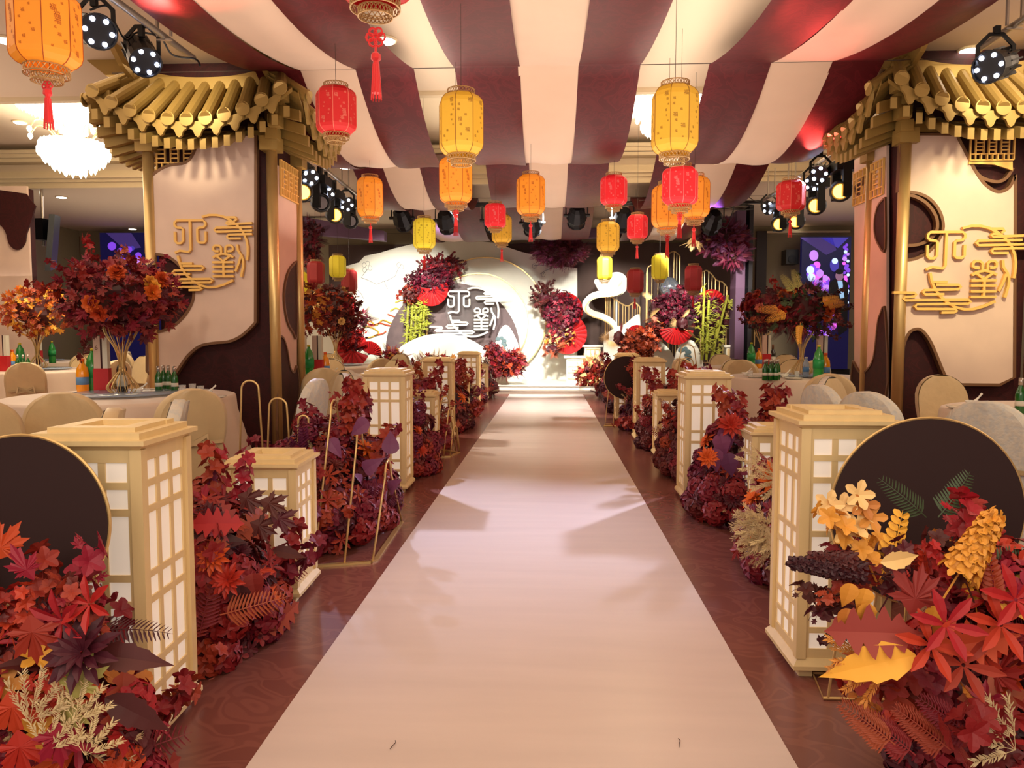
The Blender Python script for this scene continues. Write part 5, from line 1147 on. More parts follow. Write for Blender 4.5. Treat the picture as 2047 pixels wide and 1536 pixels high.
# ink drawing of branches on the board
b = MB()
def inkline(pts, wd, Y, mtk=None): b.ribbon([at(x, y, Y) for x, y in pts], wd, (0, -1, 0), .004)
for pts in ([(722,555),(735,560),(753,569),(768,562),(774,561),(790,552)], [(768,562),(771,570),(775,578)], [(724,552),(735,538)], [(790,552),(797,535)], [(712,578),(722,587),(727,597)], [(1067,531),(1080,530),(1096,532),(1112,535)], [(1080,548),(1090,541),(1104,537)], [(1085,550),(1089,544)]): inkline(pts, .011, 18.985)
for (x, y) in ((728,530),(735,527),(740,536),(729,540),(797,530),(803,534),(1086,549),(1068,532)):
    b.ribbon([at(x+4*math.cos(a*PI/4), y+5*math.sin(a*PI/4), 18.985) for a in range(8)], .008, (0, -1, 0), .004, closed=True)
b.build('ink_branch', M['ink'], bb, world=True)
for pts, mt in (([(728,650),(740,642),(752,650),(765,640),(782,646),(800,648),(806,640),(790,634)], 'cloudline'), ([(722,660),(736,652),(757,664),(748,672),(731,676)], 'cloudline'), ([(748,671),(765,667),(772,662)], 'cloudred'), ([(780,622),(792,616),(806,622),(818,615),(830,612)], 'cloudline'), ([(775,628),(790,634),(800,640)], 'cloudred'), ([(790,605),(805,600),(822,605)], 'cloudline'), ([(733,645),(745,650),(760,646),(775,650),(795,652)], 'cloudred')):
    b = MB(); Q = [tuple(v)[:2] for v in smooth_poly([(x, y, 0) for x, y in pts], 5)]; b.ribbon([at(x, y, 18.97) for x, y in Q], .026, (0, -1, 0), .02); b.build('cloud_scroll', M[mt], bb, world=True)
board('ring_board', 'large white round board with outer gold ring on the stage', circ(970, 637, 122), 18.85, 'white', .06, edge='gold')
board('ring_board', 'inner white round board with gold ring around the dark disc', circ(957, 646, 99), 18.72, 'white', .06, edge='gold')
b = MB(); C1 = at(957, 740, 18.76); b.box((C1.x-.5, 18.73, .15), (C1.x+.5, 18.77, .6)); b.build('foot', M['white'], [o for o in bpy.data.objects if o.name.startswith('ring_board')][-1], world=True)
board('moon_board', 'mauve grey round board behind the white seal emblem', circ(905, 700, 134), 18.55, 'grayboard', .06)
board('dome_board', 'white dome board at the foot of the mauve grey board', circ(883, 806, 139), 17.3, 'white', .06)
hb = board('hill_board', 'small white hill board with an ink tree right of the dome', [(984,775),(988,700),(996,668),(1004,654),(1011,650),(1019,655),(1030,675),(1038,700),(1044,775)], 18.3, 'white', .05, smooth=3)
def tree_ink(par, x0, y0, s, Y):
    b = MB(); r_ = random.Random(3)
    for (x, y, r) in ((0, 0, 6), (8, -3, 5), (14, 4, 6), (16, 14, 5), (10, 10, 4), (12, 22, 6), (4, 26, 4), (-4, 24, 3)):
        b.prism([at(x0+(x+(r+r_.uniform(-1, 1))*math.cos(a*PI/6))*s, y0+(y+(r+r_.uniform(-1, 1))*.8*math.sin(a*PI/6))*s, Y-.0005*x) for a in range(12)], (0, .004, 0))
    b.build('ink_tree', M['teal'], par, world=True)
tree_ink(hb, 996, 678, .85, 18.28)
b = MB(); C0 = at(942, 622, 18.32); b.tube([C0, C0+Vector((0, .012, 0))], 51*18.3/1500, 48); tag(b.build('acrylic_disc', mat('clear_acrylic', (120, 112, 112), .1, alpha=.35)), 'clear acrylic disc behind the white seal emblem on stage', 'disc')
p = at(830+1180/11.37, 570+640/11.37, 18.25); ms = 44/520*18.25/1500*1.0
emblem('seal_emblem', 'white seal emblem with two characters in the middle of the stage set', p.x+.02, p.z, 18.2, .98*ms, 'white', .04, 40)
t = board('rock_board', 'cream rock board standing at the left side of the stage', [(604,775),(604,690),(607,668),(614,650),(619,643),(630,651),(640,655),(655,656),(670,662),(680,672),(688,690),(700,712),(716,735),(716,775)], 17.0, 'white', .06, smooth=3)
# right side: ribbon, rocks, railings
def rail(lab, top, ybot, Y, n, mt='gold', r=.012, sides=True):
    P = [at(x, y, Y) for x, y in [tuple(v)[:2] for v in smooth_poly([(x, y, 0) for x, y in top], 6)]]
    t = thing('gold_railing', lab, 'railing', (P[0].x, Y, .15)); b = MB(); b.tube(P, r*1.3, 6); b.build('top_rail', M[mt], t, world=True)
    z0 = max(.15, at(top[0][0], ybot, Y).z)
    for k in range(n):
        q = P[min(len(P)-1, round(k*(len(P)-1)/(n-1)))]; b = MB(); b.tube([(q.x, Y, z0), q], r*(1.6 if k in (0, n-1) else .8), 6); b.build('rod', M[mt], t, world=True)
    b = MB(); b.tube([(P[0].x, Y, z0), (P[-1].x, Y, z0)], r, 6); b.build('bottom_rail', M[mt], t, world=True)
    if z0 > .2:
        for q in (P[0], P[-1]): b = MB(); b.tube([(q.x, Y, .15), (q.x, Y, z0)], r*1.6, 6); b.build('leg', M[mt], t, world=True)
rail('gold harp-shaped railing under the white ribbon on stage', [(1211,590),(1222,594),(1240,606),(1255,612),(1268,605),(1279,614)], 690, 18.0, 12)
rail('tall gold arched frame behind the lemon lantern at the stage right', [(1293,545),(1296,534),(1308,528),(1320,520),(1333,510),(1345,503),(1352,505),(1359,512)], 770, 18.6, 9)
rail('gold curved railing among the bamboo at the stage right', [(1403,545),(1412,541),(1422,548),(1432,560),(1444,564),(1453,574)], 725, 17.8, 8)
rail('gold arched railing left of the emblem on stage', [(843,690),(843,640),(848,605),(853,600)], 720, 18.3, 3)
t = thing('ribbon_board', 'white curling ribbon board with gold edge on the right of the stage', 'stage board', at(1200, 640, 17.9)); 
path = [tuple(v)[:2] for v in smooth_poly([(x, y, 0) for x, y in [(1250,560),(1243,578),(1225,586),(1200,588),(1182,594),(1171,606),(1172,618),(1184,627),(1205,634),(1222,645),(1230,660)]], 5)]
b = MB(); b.ribbon([at(x, y, 17.9) for x, y in path], .15, (0, -1, 0), .12); b.build('board', M['white'], t, world=True)
b = MB(); b.ribbon([at(x+0, y+6, 17.76) for x, y in path], .025, (0, -1, 0), .03); b.build('gold_edge', M['gold'], t, world=True)
board('cloud_board', 'white cloud-shaped board above the curling ribbon', [(1188,565),(1190,558),(1205,560),(1218,552),(1226,545),(1240,545),(1250,552),(1254,562),(1252,580),(1238,592),(1222,592),(1210,584),(1196,580)], 18.1, 'white', .08, smooth=2, gz=.1)
board('rock_board', 'white rock board with sloping back right of the ribbon', [(1207,775),(1207,685),(1213,668),(1230,655),(1250,648),(1265,635),(1279,628),(1281,660),(1300,668),(1330,690),(1350,720),(1352,775)], 17.6, 'white', .08, smooth=2)
rb = board('rock_board', 'white egg-shaped rock board with an ink tree at the stage right', [(1337,775),(1346,735),(1352,705),(1362,688),(1376,680),(1388,684),(1398,702),(1406,730),(1409,775)], 17.0, 'white', .08, smooth=3)
tree_ink(rb, 1362, 700, 1.0, 16.98)
b = MB(); q = at(1338, 575, 18.3); b.v = []; 
for i in range(1): b.lathe([(.001, -.25), (.13, -.22), (.22, -.1), (.25, .0), (.22, .1), (.13, .22), (.001, .25)], 20, q)
tag(b.build('silver_balloon', M['silver'], smooth=True), 'pale silver ball in front of the gold arched frame', 'ball')
# white altar cabinet and shelf
def cabinet(x0, y0, x1, y1, Y, lab, dep=.45):
    a, c = at(x0, y1, Y), at(x1, y0, Y); z0 = max(.15, a.z); t = thing('white_cabinet', lab, 'cabinet', ((a.x+c.x)/2, Y, .15))
    b = MB(); b.box((a.x+.03, Y+.02, .15), (c.x-.03, Y+dep, c.z-.05)); b.build('body', M['white'], t, world=True)
    b = MB(); b.box((a.x-.03, Y-.02, c.z-.05), (c.x+.03, Y+dep+.02, c.z)); b.build('top_slab', M['white'], t, world=True)
    b = MB(); W_ = c.x-a.x; 
    for k in range(4): xx = a.x+.06+(W_-.12)*k/3; b.box((xx-.012, Y, .25), (xx+.012, Y+.02, c.z-.1))
    for k in range(4): zz = .25+(c.z-.35)*k/3; b.box((a.x+.05, Y-.002, zz-.012), (c.x-.05, Y+.02, zz+.012))
    b.build('grid_frame', M['wood'], t, world=True)
cabinet(1166, 690, 1203, 775, 18.2, 'white square cabinet between the two round fans and the ribbon'); cabinet(1130, 712, 1168, 775, 17.8, 'low white cabinet in front of the large ring board'); cabinet(1449, 690, 1468, 740, 17.0, 'small white lantern cabinet beside the purple post', .3)
# fans
def fan(lab, px, py, rp, Y, a0, a1, ty=-.04, full=False):
    c = at(px, py, Y); R_ = rp*Y/1500; t = thing('paper_fan', lab, 'fan', c); n = 26; V = [Vector((0, 0, 0))]
    for k in range(n+1):
        a = math.radians(a0+(a1-a0)*k/n); V.append(Vector((R_*math.cos(a), -.03 if k % 2 else .012, R_*math.sin(a))))
    b = MB(); b.add(V, [(0, k+1, k+2) for k in range(n)]); b.build('pleated_paper', M['fan'], t)
    b = MB()
    for k in range(0, n+1, 2): b.tube([(0, .005, 0), V[k+1]*.98+Vector((0, -.012, 0))], .004, 3)
    b.tube([(0, -.05, 0), (0, .03, 0)], .02, 8); b.build('ribs', M['darkwood'], t)
fan('red folded fan opening downward at the upper left flowers on stage', 862, 578, 34, 18.1, 170, 385)
fan('small red folded fan tucked in the top of the upper left stage flowers', 868, 530, 14, 18.4, 30, 150)
fan('red round fan upper right of the right stage flowers', 1128, 622, 37, 18.3, -60, 110); fan('red round fan lower right of the right stage flowers', 1133, 668, 40, 18.2, -130, 60)
fan('red fan behind the left leaning flower column', 685, 610, 28, 17.3, -80, 80); fan('large red fan at the foot of the left flower column', 705, 700, 34, 16.9, 20, 340); fan('red fan half hidden right of the large lower left fan', 738, 708, 26, 17.0, -10, 150)
fan('red fan standing in the white rock at the stage right', 1273, 672, 22, 17.3, 0, 180); fan('red fan opening downward under the right stage flowers', 1352, 655, 34, 16.9, 185, 350); fan('dark red fan behind the right bamboo', 1422, 605, 26, 17.6, -20, 200)
# supports
for nm in ('cloud_board', 'silver_balloon'):
    for o in [o for o in bpy.data.objects if o.name.startswith(nm) and o.parent is None]:
        b = MB(); z = o.location.z if nm == 'silver_balloon' else 2.1; x, y = (q.x, q.y+.05) if nm == 'silver_balloon' else (o.location.x+.12, o.location.y+.12)
        b.box((x-.02, y-.02, .15), (x+.02, y+.02, 2.2)); b.build('support_pole', M['white'] if nm == 'cloud_board' else M['gold'], o, world=(nm == 'cloud_board')) if nm == 'cloud_board' else tag(b.build('ball_stand', M['gold']), 'thin gold pole carrying the silver ball', 'stand')
# stage flowers
SR = ['crimson', 'burg', 'burg', 'maroon', 'mixred']
t = rect_cl('stage_flowers', 'dark red flower mass at the upper left of the ring boards', 815, 535, 905, 590, 18.2, 620, SR, 91, size=.11); add_cl(t, 845, 515, 925, 548, 18.3, 260, SR, 92, size=.11, kinds=('maple', 'sprig', 'petals')); add_cl(t, 798, 570, 850, 608, 18.2, 170, SR, 93, size=.11)
t = rect_cl('stage_flowers', 'dark red flower mass with fans at the right of the ring boards', 1088, 585, 1158, 665, 18.1, 700, SR, 94, size=.11); add_cl(t, 1070, 572, 1105, 620, 18.2, 110, ['maroon', 'burg'], 95, kinds=('sprig', 'fern')); add_cl(t, 1090, 655, 1150, 690, 18.1, 170, ['crimson', 'cream', 'burg', 'amber'], 96); add_cl(t, 1085, 685, 1125, 712, 18.1, 30, ['rust'], 97, kinds=('fern', 'palm'))
t = rect_cl('stage_flowers', 'leaning column of crimson flowers at the left of the stage', 665, 600, 708, 665, 17.1, 260, SR, 98, size=.12); add_cl(t, 672, 650, 730, 705, 17.0, 380, ['crimson', 'scarlet', 'burg'], 99); add_cl(t, 715, 625, 738, 660, 17.1, 60, SR, 100, kinds=('fern', 'maple'))
def floorcl(lab, x0, y0, x1, y1, Y, n, pal, sd, kinds=('maple', 'petals', 'petals', 'fern')):
    return rect_cl('stage_flowers', lab, x0, y0, x1, y1, Y, n, pal, sd, kinds=kinds, base_z=.15)
t = floorcl('red and orange flowers spilling at the foot of the small hill board', 985, 700, 1048, 752, 16.9, 420, ['crimson', 'scarlet', 'orange', 'burg'], 101); add_cl(t, 972, 690, 1002, 715, 16.9, 80, SR, 102)
floorcl('orange and crimson flowers on the stage left of the dome', 760, 700, 812, 745, 16.8, 300, ['crimson', 'amber', 'burg', 'scarlet'], 103)
floorcl('yellow and red flowers on the stage in front of the dome', 815, 712, 925, 775, 16.7, 520, ['crimson', 'cream', 'amber', 'burg', 'scarlet'], 104)
t = floorcl('red and pink flowers at the right end of the stage steps', 1152, 728, 1222, 775, 16.7, 620, ['crimson', 'scarlet', 'cream', 'rust', 'burg'], 105); add_cl(t, 1175, 712, 1205, 745, 16.8, 90, ['cream', 'rust'], 106, kinds=('fern', 'petals'))
t = rect_cl('stage_flowers', 'large burgundy flower mass over the white rocks at the stage right', 1302, 590, 1372, 650, 17.2, 620, SR, 107, size=.12); add_cl(t, 1345, 570, 1385, 610, 17.3, 120, SR, 108); add_cl(t, 1290, 645, 1330, 675, 17.1, 160, SR, 109)
t = rect_cl('stage_flowers', 'pinkish red flower mass with palm fans low at the stage right', 1240, 660, 1318, 715, 16.8, 520, ['crimson', 'scarlet', 'pink', 'burg'], 110); add_cl(t, 1220, 655, 1255, 700, 16.8, 7, ['rust', 'cream'], 111, size=.16, kinds=('palm',))
t = rect_cl('stage_flowers', 'dark burgundy flowers behind the bamboo at the stage right', 1378, 590, 1465, 660, 17.6, 460, ['burg', 'maroon', 'plum'], 112); add_cl(t, 1440, 630, 1468, 660, 17.4, 9, ['cream'], 113, size=.13, kinds=('palm', 'fern')); add_cl(t, 1345, 630, 1385, 665, 16.85, 4, ['cream'], 114, size=.15, kinds=('palm',)); add_cl(t, 1297, 595, 1315, 640, 17.0, 5, ['cream', 'pink'], 115, size=.15, kinds=('palm',))
def bamboo(lab, stalks, Y, n, sd):
    t = thing('bamboo_cluster', lab, 'bamboo', at(stalks[0][0], 770, Y)); r_ = random.Random(sd)
    for (x0, y0, x1, y1) in stalks:
        b = MB(); P = []; 
        for k in range(9): q = at(x0+(x1-x0)*k/8, y0+(y1-y0)*k/8, Y+r_.uniform(-.02, .02)); P.append(q)
        b.tube(P, .028, 7)
        for q in P[1:-1]: b.tube([q-Vector((0, 0, .012)), q+Vector((0, 0, .012))], .036, 8)
        b.build('cane', LM['bamboo'], t, world=True)
    b = MB()
    for i in range(n):
        s = r_.choice(stalks); k = r_.uniform(.1, 1); q = at(s[0]+(s[2]-s[0])*k, s[1]+(s[3]-s[1])*k, Y); a = r_.uniform(0, 2*PI); d = Vector((math.cos(a), math.sin(a)*.6, r_.uniform(-.5, .7)))
        for m in range(4): v, f = axes(P_leaf([(0, .01), (.3, .08), (1, 0)], .4, .3), q+d*.08, d+Vector((r_.uniform(-.6, .6), r_.uniform(-.3, .3), r_.uniform(-.6, .6))), (0, -1, .5), .15); b.add(v, f)
    o = b.build('leaves', LM['bamboo'], t, world=True); o['kind'] = 'stuff'
bamboo('yellow-green bamboo clump before the mauve board at the left of the emblem', [(812, 690, 816, 612), (820, 690, 825, 608), (829, 690, 832, 612), (838, 685, 843, 610), (846, 660, 849, 605)], 18.15, 120, 5)
bamboo('tall yellow-green bamboo clump at the stage right', [(1403, 720, 1408, 575), (1412, 720, 1417, 600), (1420, 722, 1455, 590), (1424, 722, 1436, 640)], 16.9, 110, 6)
# ---------------------------------------------------------------- banquet tables
def cloth_mesh(r, h, seed, fl=.16):
    b = MB(); n = 96; r_ = random.Random(seed); ph = r_.uniform(0, 6)
    rings = [(0, 0, 0), (r*.97, 0, 0), (r*.995, -.006, 0), (r+.004, -.03, .0), (r+.02, -.14, .25), (r+.05, -.3, .55), (r+.09, -.5, .85), (r+fl, -h+.012, 1)]
    V = [(0, 0, h)]; 
    for (rr, dz, k) in rings[1:]:
        for j in range(n):
            a = 2*PI*j/n; q = rr+k*(.035*math.sin(11*a+ph)+.022*math.sin(19*a+2*ph)+.012*math.sin(31*a)); V.append((q*math.cos(a), q*math.sin(a), h+dz))
    F = [(0, 1+j, 1+(j+1) % n) for j in range(n)]
    for i in range(len(rings)-2): F += [(1+i*n+j, 1+(i+1)*n+j, 1+(i+1)*n+(j+1) % n, 1+i*n+(j+1) % n) for j in range(n)]
    b.add(V, F); return b
TH = .76
def lathe_part(par, name, mt, prof, loc, n=16, smooth=True):
    b = MB(); b.lathe(prof, n, loc); return b.build(name, M[mt], par, smooth=smooth)
def bottle(kind, loc, lab, group=None):
    t = thing(kind+'_bottle', lab, 'bottle', loc, rnd.uniform(0, 6), group)
    t.scale = (1.18,)*3 if kind != 'beer' else (1, 1, 1)
    if kind == 'beer':
        lathe_part(t, 'glass_body', 'beer', [(.029, 0), (.031, .01), (.031, .13), (.026, .155), (.013, .19), (.0125, .235), (.014, .24)], (0, 0, 0)); lathe_part(t, 'label', 'label_white', [(.0315, .055), (.0315, .09)], (0, 0, 0)); lathe_part(t, 'neck_foil', 'chrome', [(.0145, .195), (.0145, .244)], (0, 0, 0), 12)
    elif kind == 'soda':
        lathe_part(t, 'plastic_body', 'soda', [(.045, 0), (.052, .02), (.05, .1), (.053, .15), (.052, .2), (.038, .27), (.015, .31), (.014, .325)], (0, 0, 0)); lathe_part(t, 'label', 'label_green', [(.0535, .11), (.0545, .2)], (0, 0, 0)); lathe_part(t, 'cap', 'cap_yellow', [(.017, .325), (.017, .345)], (0, 0, 0), 12)
    elif kind == 'juice':
        lathe_part(t, 'plastic_body', 'juice', [(.042, 0), (.046, .02), (.046, .14), (.04, .19), (.018, .225), (.016, .24)], (0, 0, 0)); lathe_part(t, 'label', 'label_blue', [(.0468, .06), (.0468, .12)], (0, 0, 0)); lathe_part(t, 'cap', 'cap_orange', [(.018, .24), (.018, .265)], (0, 0, 0), 12)
    elif kind == 'wine':
        lathe_part(t, 'glass_body', 'wine', [(.036, 0), (.038, .015), (.038, .19), (.03, .215), (.014, .24), (.014, .31)], (0, 0, 0)); lathe_part(t, 'label', 'label_white', [(.0385, .06), (.0385, .15)], (0, 0, 0)); lathe_part(t, 'neck_foil', 'edge', [(.0152, .25), (.0152, .315)], (0, 0, 0), 12)
    else:
        lathe_part(t, 'plastic_body', 'water', [(.03, 0), (.033, .02), (.033, .14), (.014, .19), (.013, .2)], (0, 0, 0)); lathe_part(t, 'label', 'label_blue', [(.0335, .06), (.0335, .11)], (0, 0, 0)); lathe_part(t, 'cap', 'label_white', [(.015, .2), (.015, .215)], (0, 0, 0), 12)
    return t
def vase(loc, lab, hgt=.74, flare=.2):
    t = thing('wire_vase', lab, 'vase', loc)
    for k in range(14):
        a = 2*PI*k/14; c, s = math.cos(a), math.sin(a)
        P = [(r*c, r*s, z) for r, z in smooth_poly2([(.07, .005), (.115, .04), (.125, .08), (.06, .17), (.022, .24), (.05, .4), (flare*.62, hgt*.86), (flare*.72, hgt)])]
        b = MB(); b.tube(P, .0042, 4); b.build('wire', M['gold'], t)
    b = MB(); b.tube([(.07*math.cos(a*PI/12), .07*math.sin(a*PI/12), .005) for a in range(24)], .005, 5, closed=True); b.tube([(.025*math.cos(a*PI/8), .025*math.sin(a*PI/8), .235) for a in range(16)], .005, 5, closed=True); b.build('ring', M['gold'], t)
    return t
def smooth_poly2(p): return [(v.x, v.y) for v in smooth_poly([(a, c, 0) for a, c in p], 3)]
def centrepiece(tx, ty, R_, lab, vl, pal, seed, n=520, roses=(), hgt=.74, kinds=('maple', 'maple', 'petals'), size=.1, big=True):
    vase((tx, ty, TH+.006), vl, hgt)
    c = Vector((tx, ty, TH+hgt+R_[2]*.72)); t = cluster('flower_ball', lab, 'flowers', c, R_, n, pal, seed, Vector((tx, ty, TH+hgt*.95)), size, kinds)
    r_ = random.Random(seed+1)
    for (col, cnt, s) in roses:
        for i in range(cnt):
            u = r_.uniform(-.5, .9); a = -PI/2+r_.uniform(-1.5, 1.5); s_ = math.sqrt(1-u*u); nv = Vector((s_*math.cos(a), s_*math.sin(a), u)); p = c-t.location+Vector((nv.x*R_[0], nv.y*R_[1], nv.z*R_[2]))*.98
            place(t, 'rose', col, p, nv.orthogonal(), nv, s)
    if big:
        for i in range(70):
            u = r_.uniform(-.8, 1); a = r_.uniform(0, 2*PI); s_ = math.sqrt(1-u*u); nv = Vector((s_*math.cos(a), s_*math.sin(a), u)); p = c-t.location+Vector((nv.x*R_[0], nv.y*R_[1], nv.z*R_[2]))*r_.uniform(.85, 1.05)
            k = r_.choice(['maple', 'maple2', 'sprig2', 'petals']); place(t, k, r_.choice(pal), p*(1 if k != 'sprig2' else .9), nv+Vector((0, 0, -.2)), (r_.uniform(-1, 1), r_.uniform(-1, 1), 1), (.12 if k != 'sprig2' else .26)*r_.uniform(.8, 1.2))
    return t
def number_stand(loc, lab, six=False, rz=0):
    t = thing('table_number_stand', lab, 'table number', loc, rz)
    t.scale = (1.18,)*3
    b = MB(); b.box((-.055, -.035, 0), (.055, .035, .19)); b.build('red_base', M['redbox'], t)
    b = MB(); b.box((-.05, -.03, .19), (.0, .03, .44)); b.build('cream_panel', M['panel'], t)
    b = MB(); b.box((.0, -.03, .19), (.014, .03, .44)); b.build('maroon_spine', M['core'], t)
    b = MB(); b.box((.014, -.03, .19), (.05, .03, .44)); b.build('white_panel', M['label_white'], t)
    if six: b = MB(); b.add([(-.028+v.x*.05, -.0315, .35+v.y*.05) for v in G6[0]], G6[1]); b.build('number_six', M['edge'], t)
def setting(px, py, lab, kind):
    p = atz(px, py, TH+.002); base = (p.x, p.y, TH+.001)
    if kind == 'glass':
        t = thing('drinking_glass', lab, 'glass', base); lathe_part(t, 'tumbler', 'glass', [(.026, 0), (.031, .09), (.029, .09), (.024, .006), (.001, .006)], (0, 0, 0), 16)
    elif kind == 'plate':
        t = thing('plate', lab, 'plate', base); lathe_part(t, 'dish', 'porcelain', [(.05, 0), (.09, .008), (.11, .02), (.108, .023), (.085, .012), (.001, .008)], (0, 0, 0), 24)
    else:
        t = thing('rice_bowl', lab, 'bowl', (base[0], base[1], base[2]+.012)); lathe_part(t, 'bowl', 'porcelain', [(.025, 0), (.03, .01), (.055, .045), (.052, .046), (.028, .012), (.001, .01)], (0, 0, 0), 20)
        b = MB(); b.tube([(.0, .0, .03), (.05, .02, .07), (.075, .03, .095)], [.014, .006, .008], 6); b.build('spoon', M['porcelain'], t)
def table(name_lab, cx, cy, r=.9, sd=0, turn=True):
    t = thing('banquet_table', 'round banquet table under '+name_lab, 'table', (cx, cy, 0), 0, 'round banquet tables')
    b = MB(); b.tube([(0, 0, TH-.035), (0, 0, TH-.008)], r-.02, 48); b.build('tabletop', M['edge'], t)
    for k in range(4):
        a = PI/4+k*PI/2; b = MB(); b.tube([(.55*math.cos(a), .55*math.sin(a), 0), (.55*math.cos(a), .55*math.sin(a), TH-.035)], .02, 8); b.build('leg', M['blackmetal'], t)
    c = cloth_mesh(r, TH, sd); c.v = [(x+cx, y+cy, z) for x, y, z in c.v]; o = c.build('tablecloth', M['cloth'], smooth=True); tag(o, 'champagne cloth covering '+name_lab, 'tablecloth', 'champagne tablecloths')
    if turn:
        t2 = thing('lazy_susan', 'glass turntable in the middle of '+name_lab, 'turntable', (cx, cy, TH+.001)); lathe_part(t2, 'base_ring', 'chrome', [(.12, 0), (.12, .018)], (0, 0, 0), 20); lathe_part(t2, 'glass_plate', 'water', [(.45, .018), (.455, .023), (.45, .028)], (0, 0, 0), 40)
# chairs
def chair_cover():
    t = thing('covered_chair', 'x', 'chair', (0, 0, 0), 0, 'banquet chairs in jacquard covers')
    hw = .24; N = 14; H_ = .93
    def outline(s, taper=0):
        # back outline from floor up over the rounded top, u in [0,1]
        P = []; w0 = hw-.015
        P.append((-w0-.03, .02)); P.append((-w0-.01, .25)); P.append((-w0+.005, .45)); P.append((-hw, .62))
        for k in range(N+1): a = PI-PI*k/N; P.append((hw*math.cos(a)*1.0, .68+(H_-.68)*math.sin(a)**.8))
        P += [(hw, .62), (w0-.005, .45), (w0+.01, .25), (w0+.03, .02)]; return P
    O = outline(0); n = len(O)
    def yb(z): return -.21-.10*max(0, (z-.45)/.48)   # back leans away (local -Y is behind the sitter)
    # outer (back) cover: gold, wraps the edge
    b = MB(); V = []; 
    r_ = random.Random(3)
    for (x, z) in O: V.append((x, yb(z)+.045, z))
    for (x, z) in O: V.append((x*1.0, yb(z)-.005, z))
    for (x, z) in O: V.append((x*.9, yb(z)-.02, .02+(z-.02)*.985 if z > .03 else z))
    F = []
    for rr in range(2): F += [(rr*n+i, rr*n+i+1, (rr+1)*n+i+1, (rr+1)*n+i) for i in range(n-1)]
    b.add(V, F)
    # back field as rows
    rows = 18; cols = 12; W_ = []
    for i in range(rows+1):
        z = .02+(H_-.03)*i/rows
        if z <= .68: w_ = hw*.9
        else: w_ = hw*.9*math.sqrt(max(0, 1-((z-.68)/(H_-.68))**2.2))
        for j in range(cols+1):
            u = -1+2*j/cols; W_.append((u*w_, yb(z)-.02-.018*(1-u*u)+.006*math.sin(9*u+3*z)*(1 if z < .7 else .4), z))
    b.add(W_, [(i*(cols+1)+j, (i+1)*(cols+1)+j, (i+1)*(cols+1)+j+1, i*(cols+1)+j+1) for i in range(rows) for j in range(cols)])
    b.build('back_cover', M['chair_gold'], t, smooth=True)
    b = MB(); W_ = []
    for i in range(11):
        z = .47+(H_-.485)*i/10
        w_ = (hw*.99) if z <= .68 else hw*.99*math.sqrt(max(0, 1-((z-.68)/(H_-.68))**2.2))
        for j in range(cols+1): u = -1+2*j/cols; W_.append((u*w_, yb(z)+.05+.01*(1-u*u), z))
    b.add(W_, [(i*(cols+1)+j, i*(cols+1)+j+1, (i+1)*(cols+1)+j+1, (i+1)*(cols+1)+j) for i in range(10) for j in range(cols)])
    b.build('backrest', M['chair_cool_lit'], t, smooth=True)
    b = MB(); V = []; m = 40
    for (k, z, out) in ((0, .48, -.01), (0, .47, .005), (0, .3, .012), (1, .02, .035)):
        for j in range(m):
            a = 2*PI*j/m; c, s = math.cos(a), math.sin(a); q = (abs(c)**4+abs(s)**4)**-.25
            w_ = (hw+out)*q; f = 1+(.03*math.sin(10*a) if z < .4 else 0); V.append((w_*c*f, w_*s*f*.98, z))
    V.append((0, 0, .495)); b.add(V, [(i*m+j, (i+1)*m+j, (i+1)*m+(j+1) % m, i*m+(j+1) % m) for i in range(3) for j in range(m)]+[(4*m, j, (j+1) % m) for j in range(m)])
    b.build('seat_skirt', M['chair_cool_lit'], t, smooth=True)
    b = MB(); b.ribbon([(0, -.275, .55), (.09, -.285, .6), (.1, -.285, .52), (0, -.275, .55), (-.09, -.285, .6), (-.1, -.285, .52), (0, -.275, .55)], .03, (0, -1, 0), .01); b.ribbon([(-.2, -.27, .55), (0, -.272, .55), (.2, -.27, .55)], .025, (0, -1, 0), .008); b.build('sash_bow', M['chair_gold'], t)
    return t
CH = chair_cover(); nchair = [0]; GB = CH.children[1].data.copy(); GB.materials[0] = M['chair_gold']; GS = CH.children[2].data.copy(); GS.materials[0] = M['chair_gold']; GC = CH.children[0].data.copy(); GC.materials[0] = M['chair_cool_lit']
def chair(x, y, fx, fy, lab):
    rz = math.atan2(fy-y, fx-x)-PI/2
    if nchair[0] == 0: o = CH; o.location = (x, y, 0); o.rotation_euler = (0, 0, rz)
    else: o = copy_tree(CH, None, (x, y, 0), rz)
    nchair[0] += 1; o['label'] = lab
    if 'silver' in lab:  # chairs under the cool spots get that light through their cover colour
        for c_ in kids(o):
            if c_.name.startswith('back_cover'): c_.data = GC
    else:
        for c_ in kids(o):
            if c_.name.startswith('backrest'): c_.data = GB
            if c_.name.startswith('seat_skirt'): c_.data = GS
    return o
DESC = {}
def ring(cx, cy, r, angs, nm, g):
    for i, a in enumerate(angs):
        a_ = math.radians(a); lab = '%s chair at %s' % (g[i] if isinstance(g, list) else g, nm); o = chair(cx+r*math.cos(a_), cy+r*math.sin(a_), cx, cy, lab)
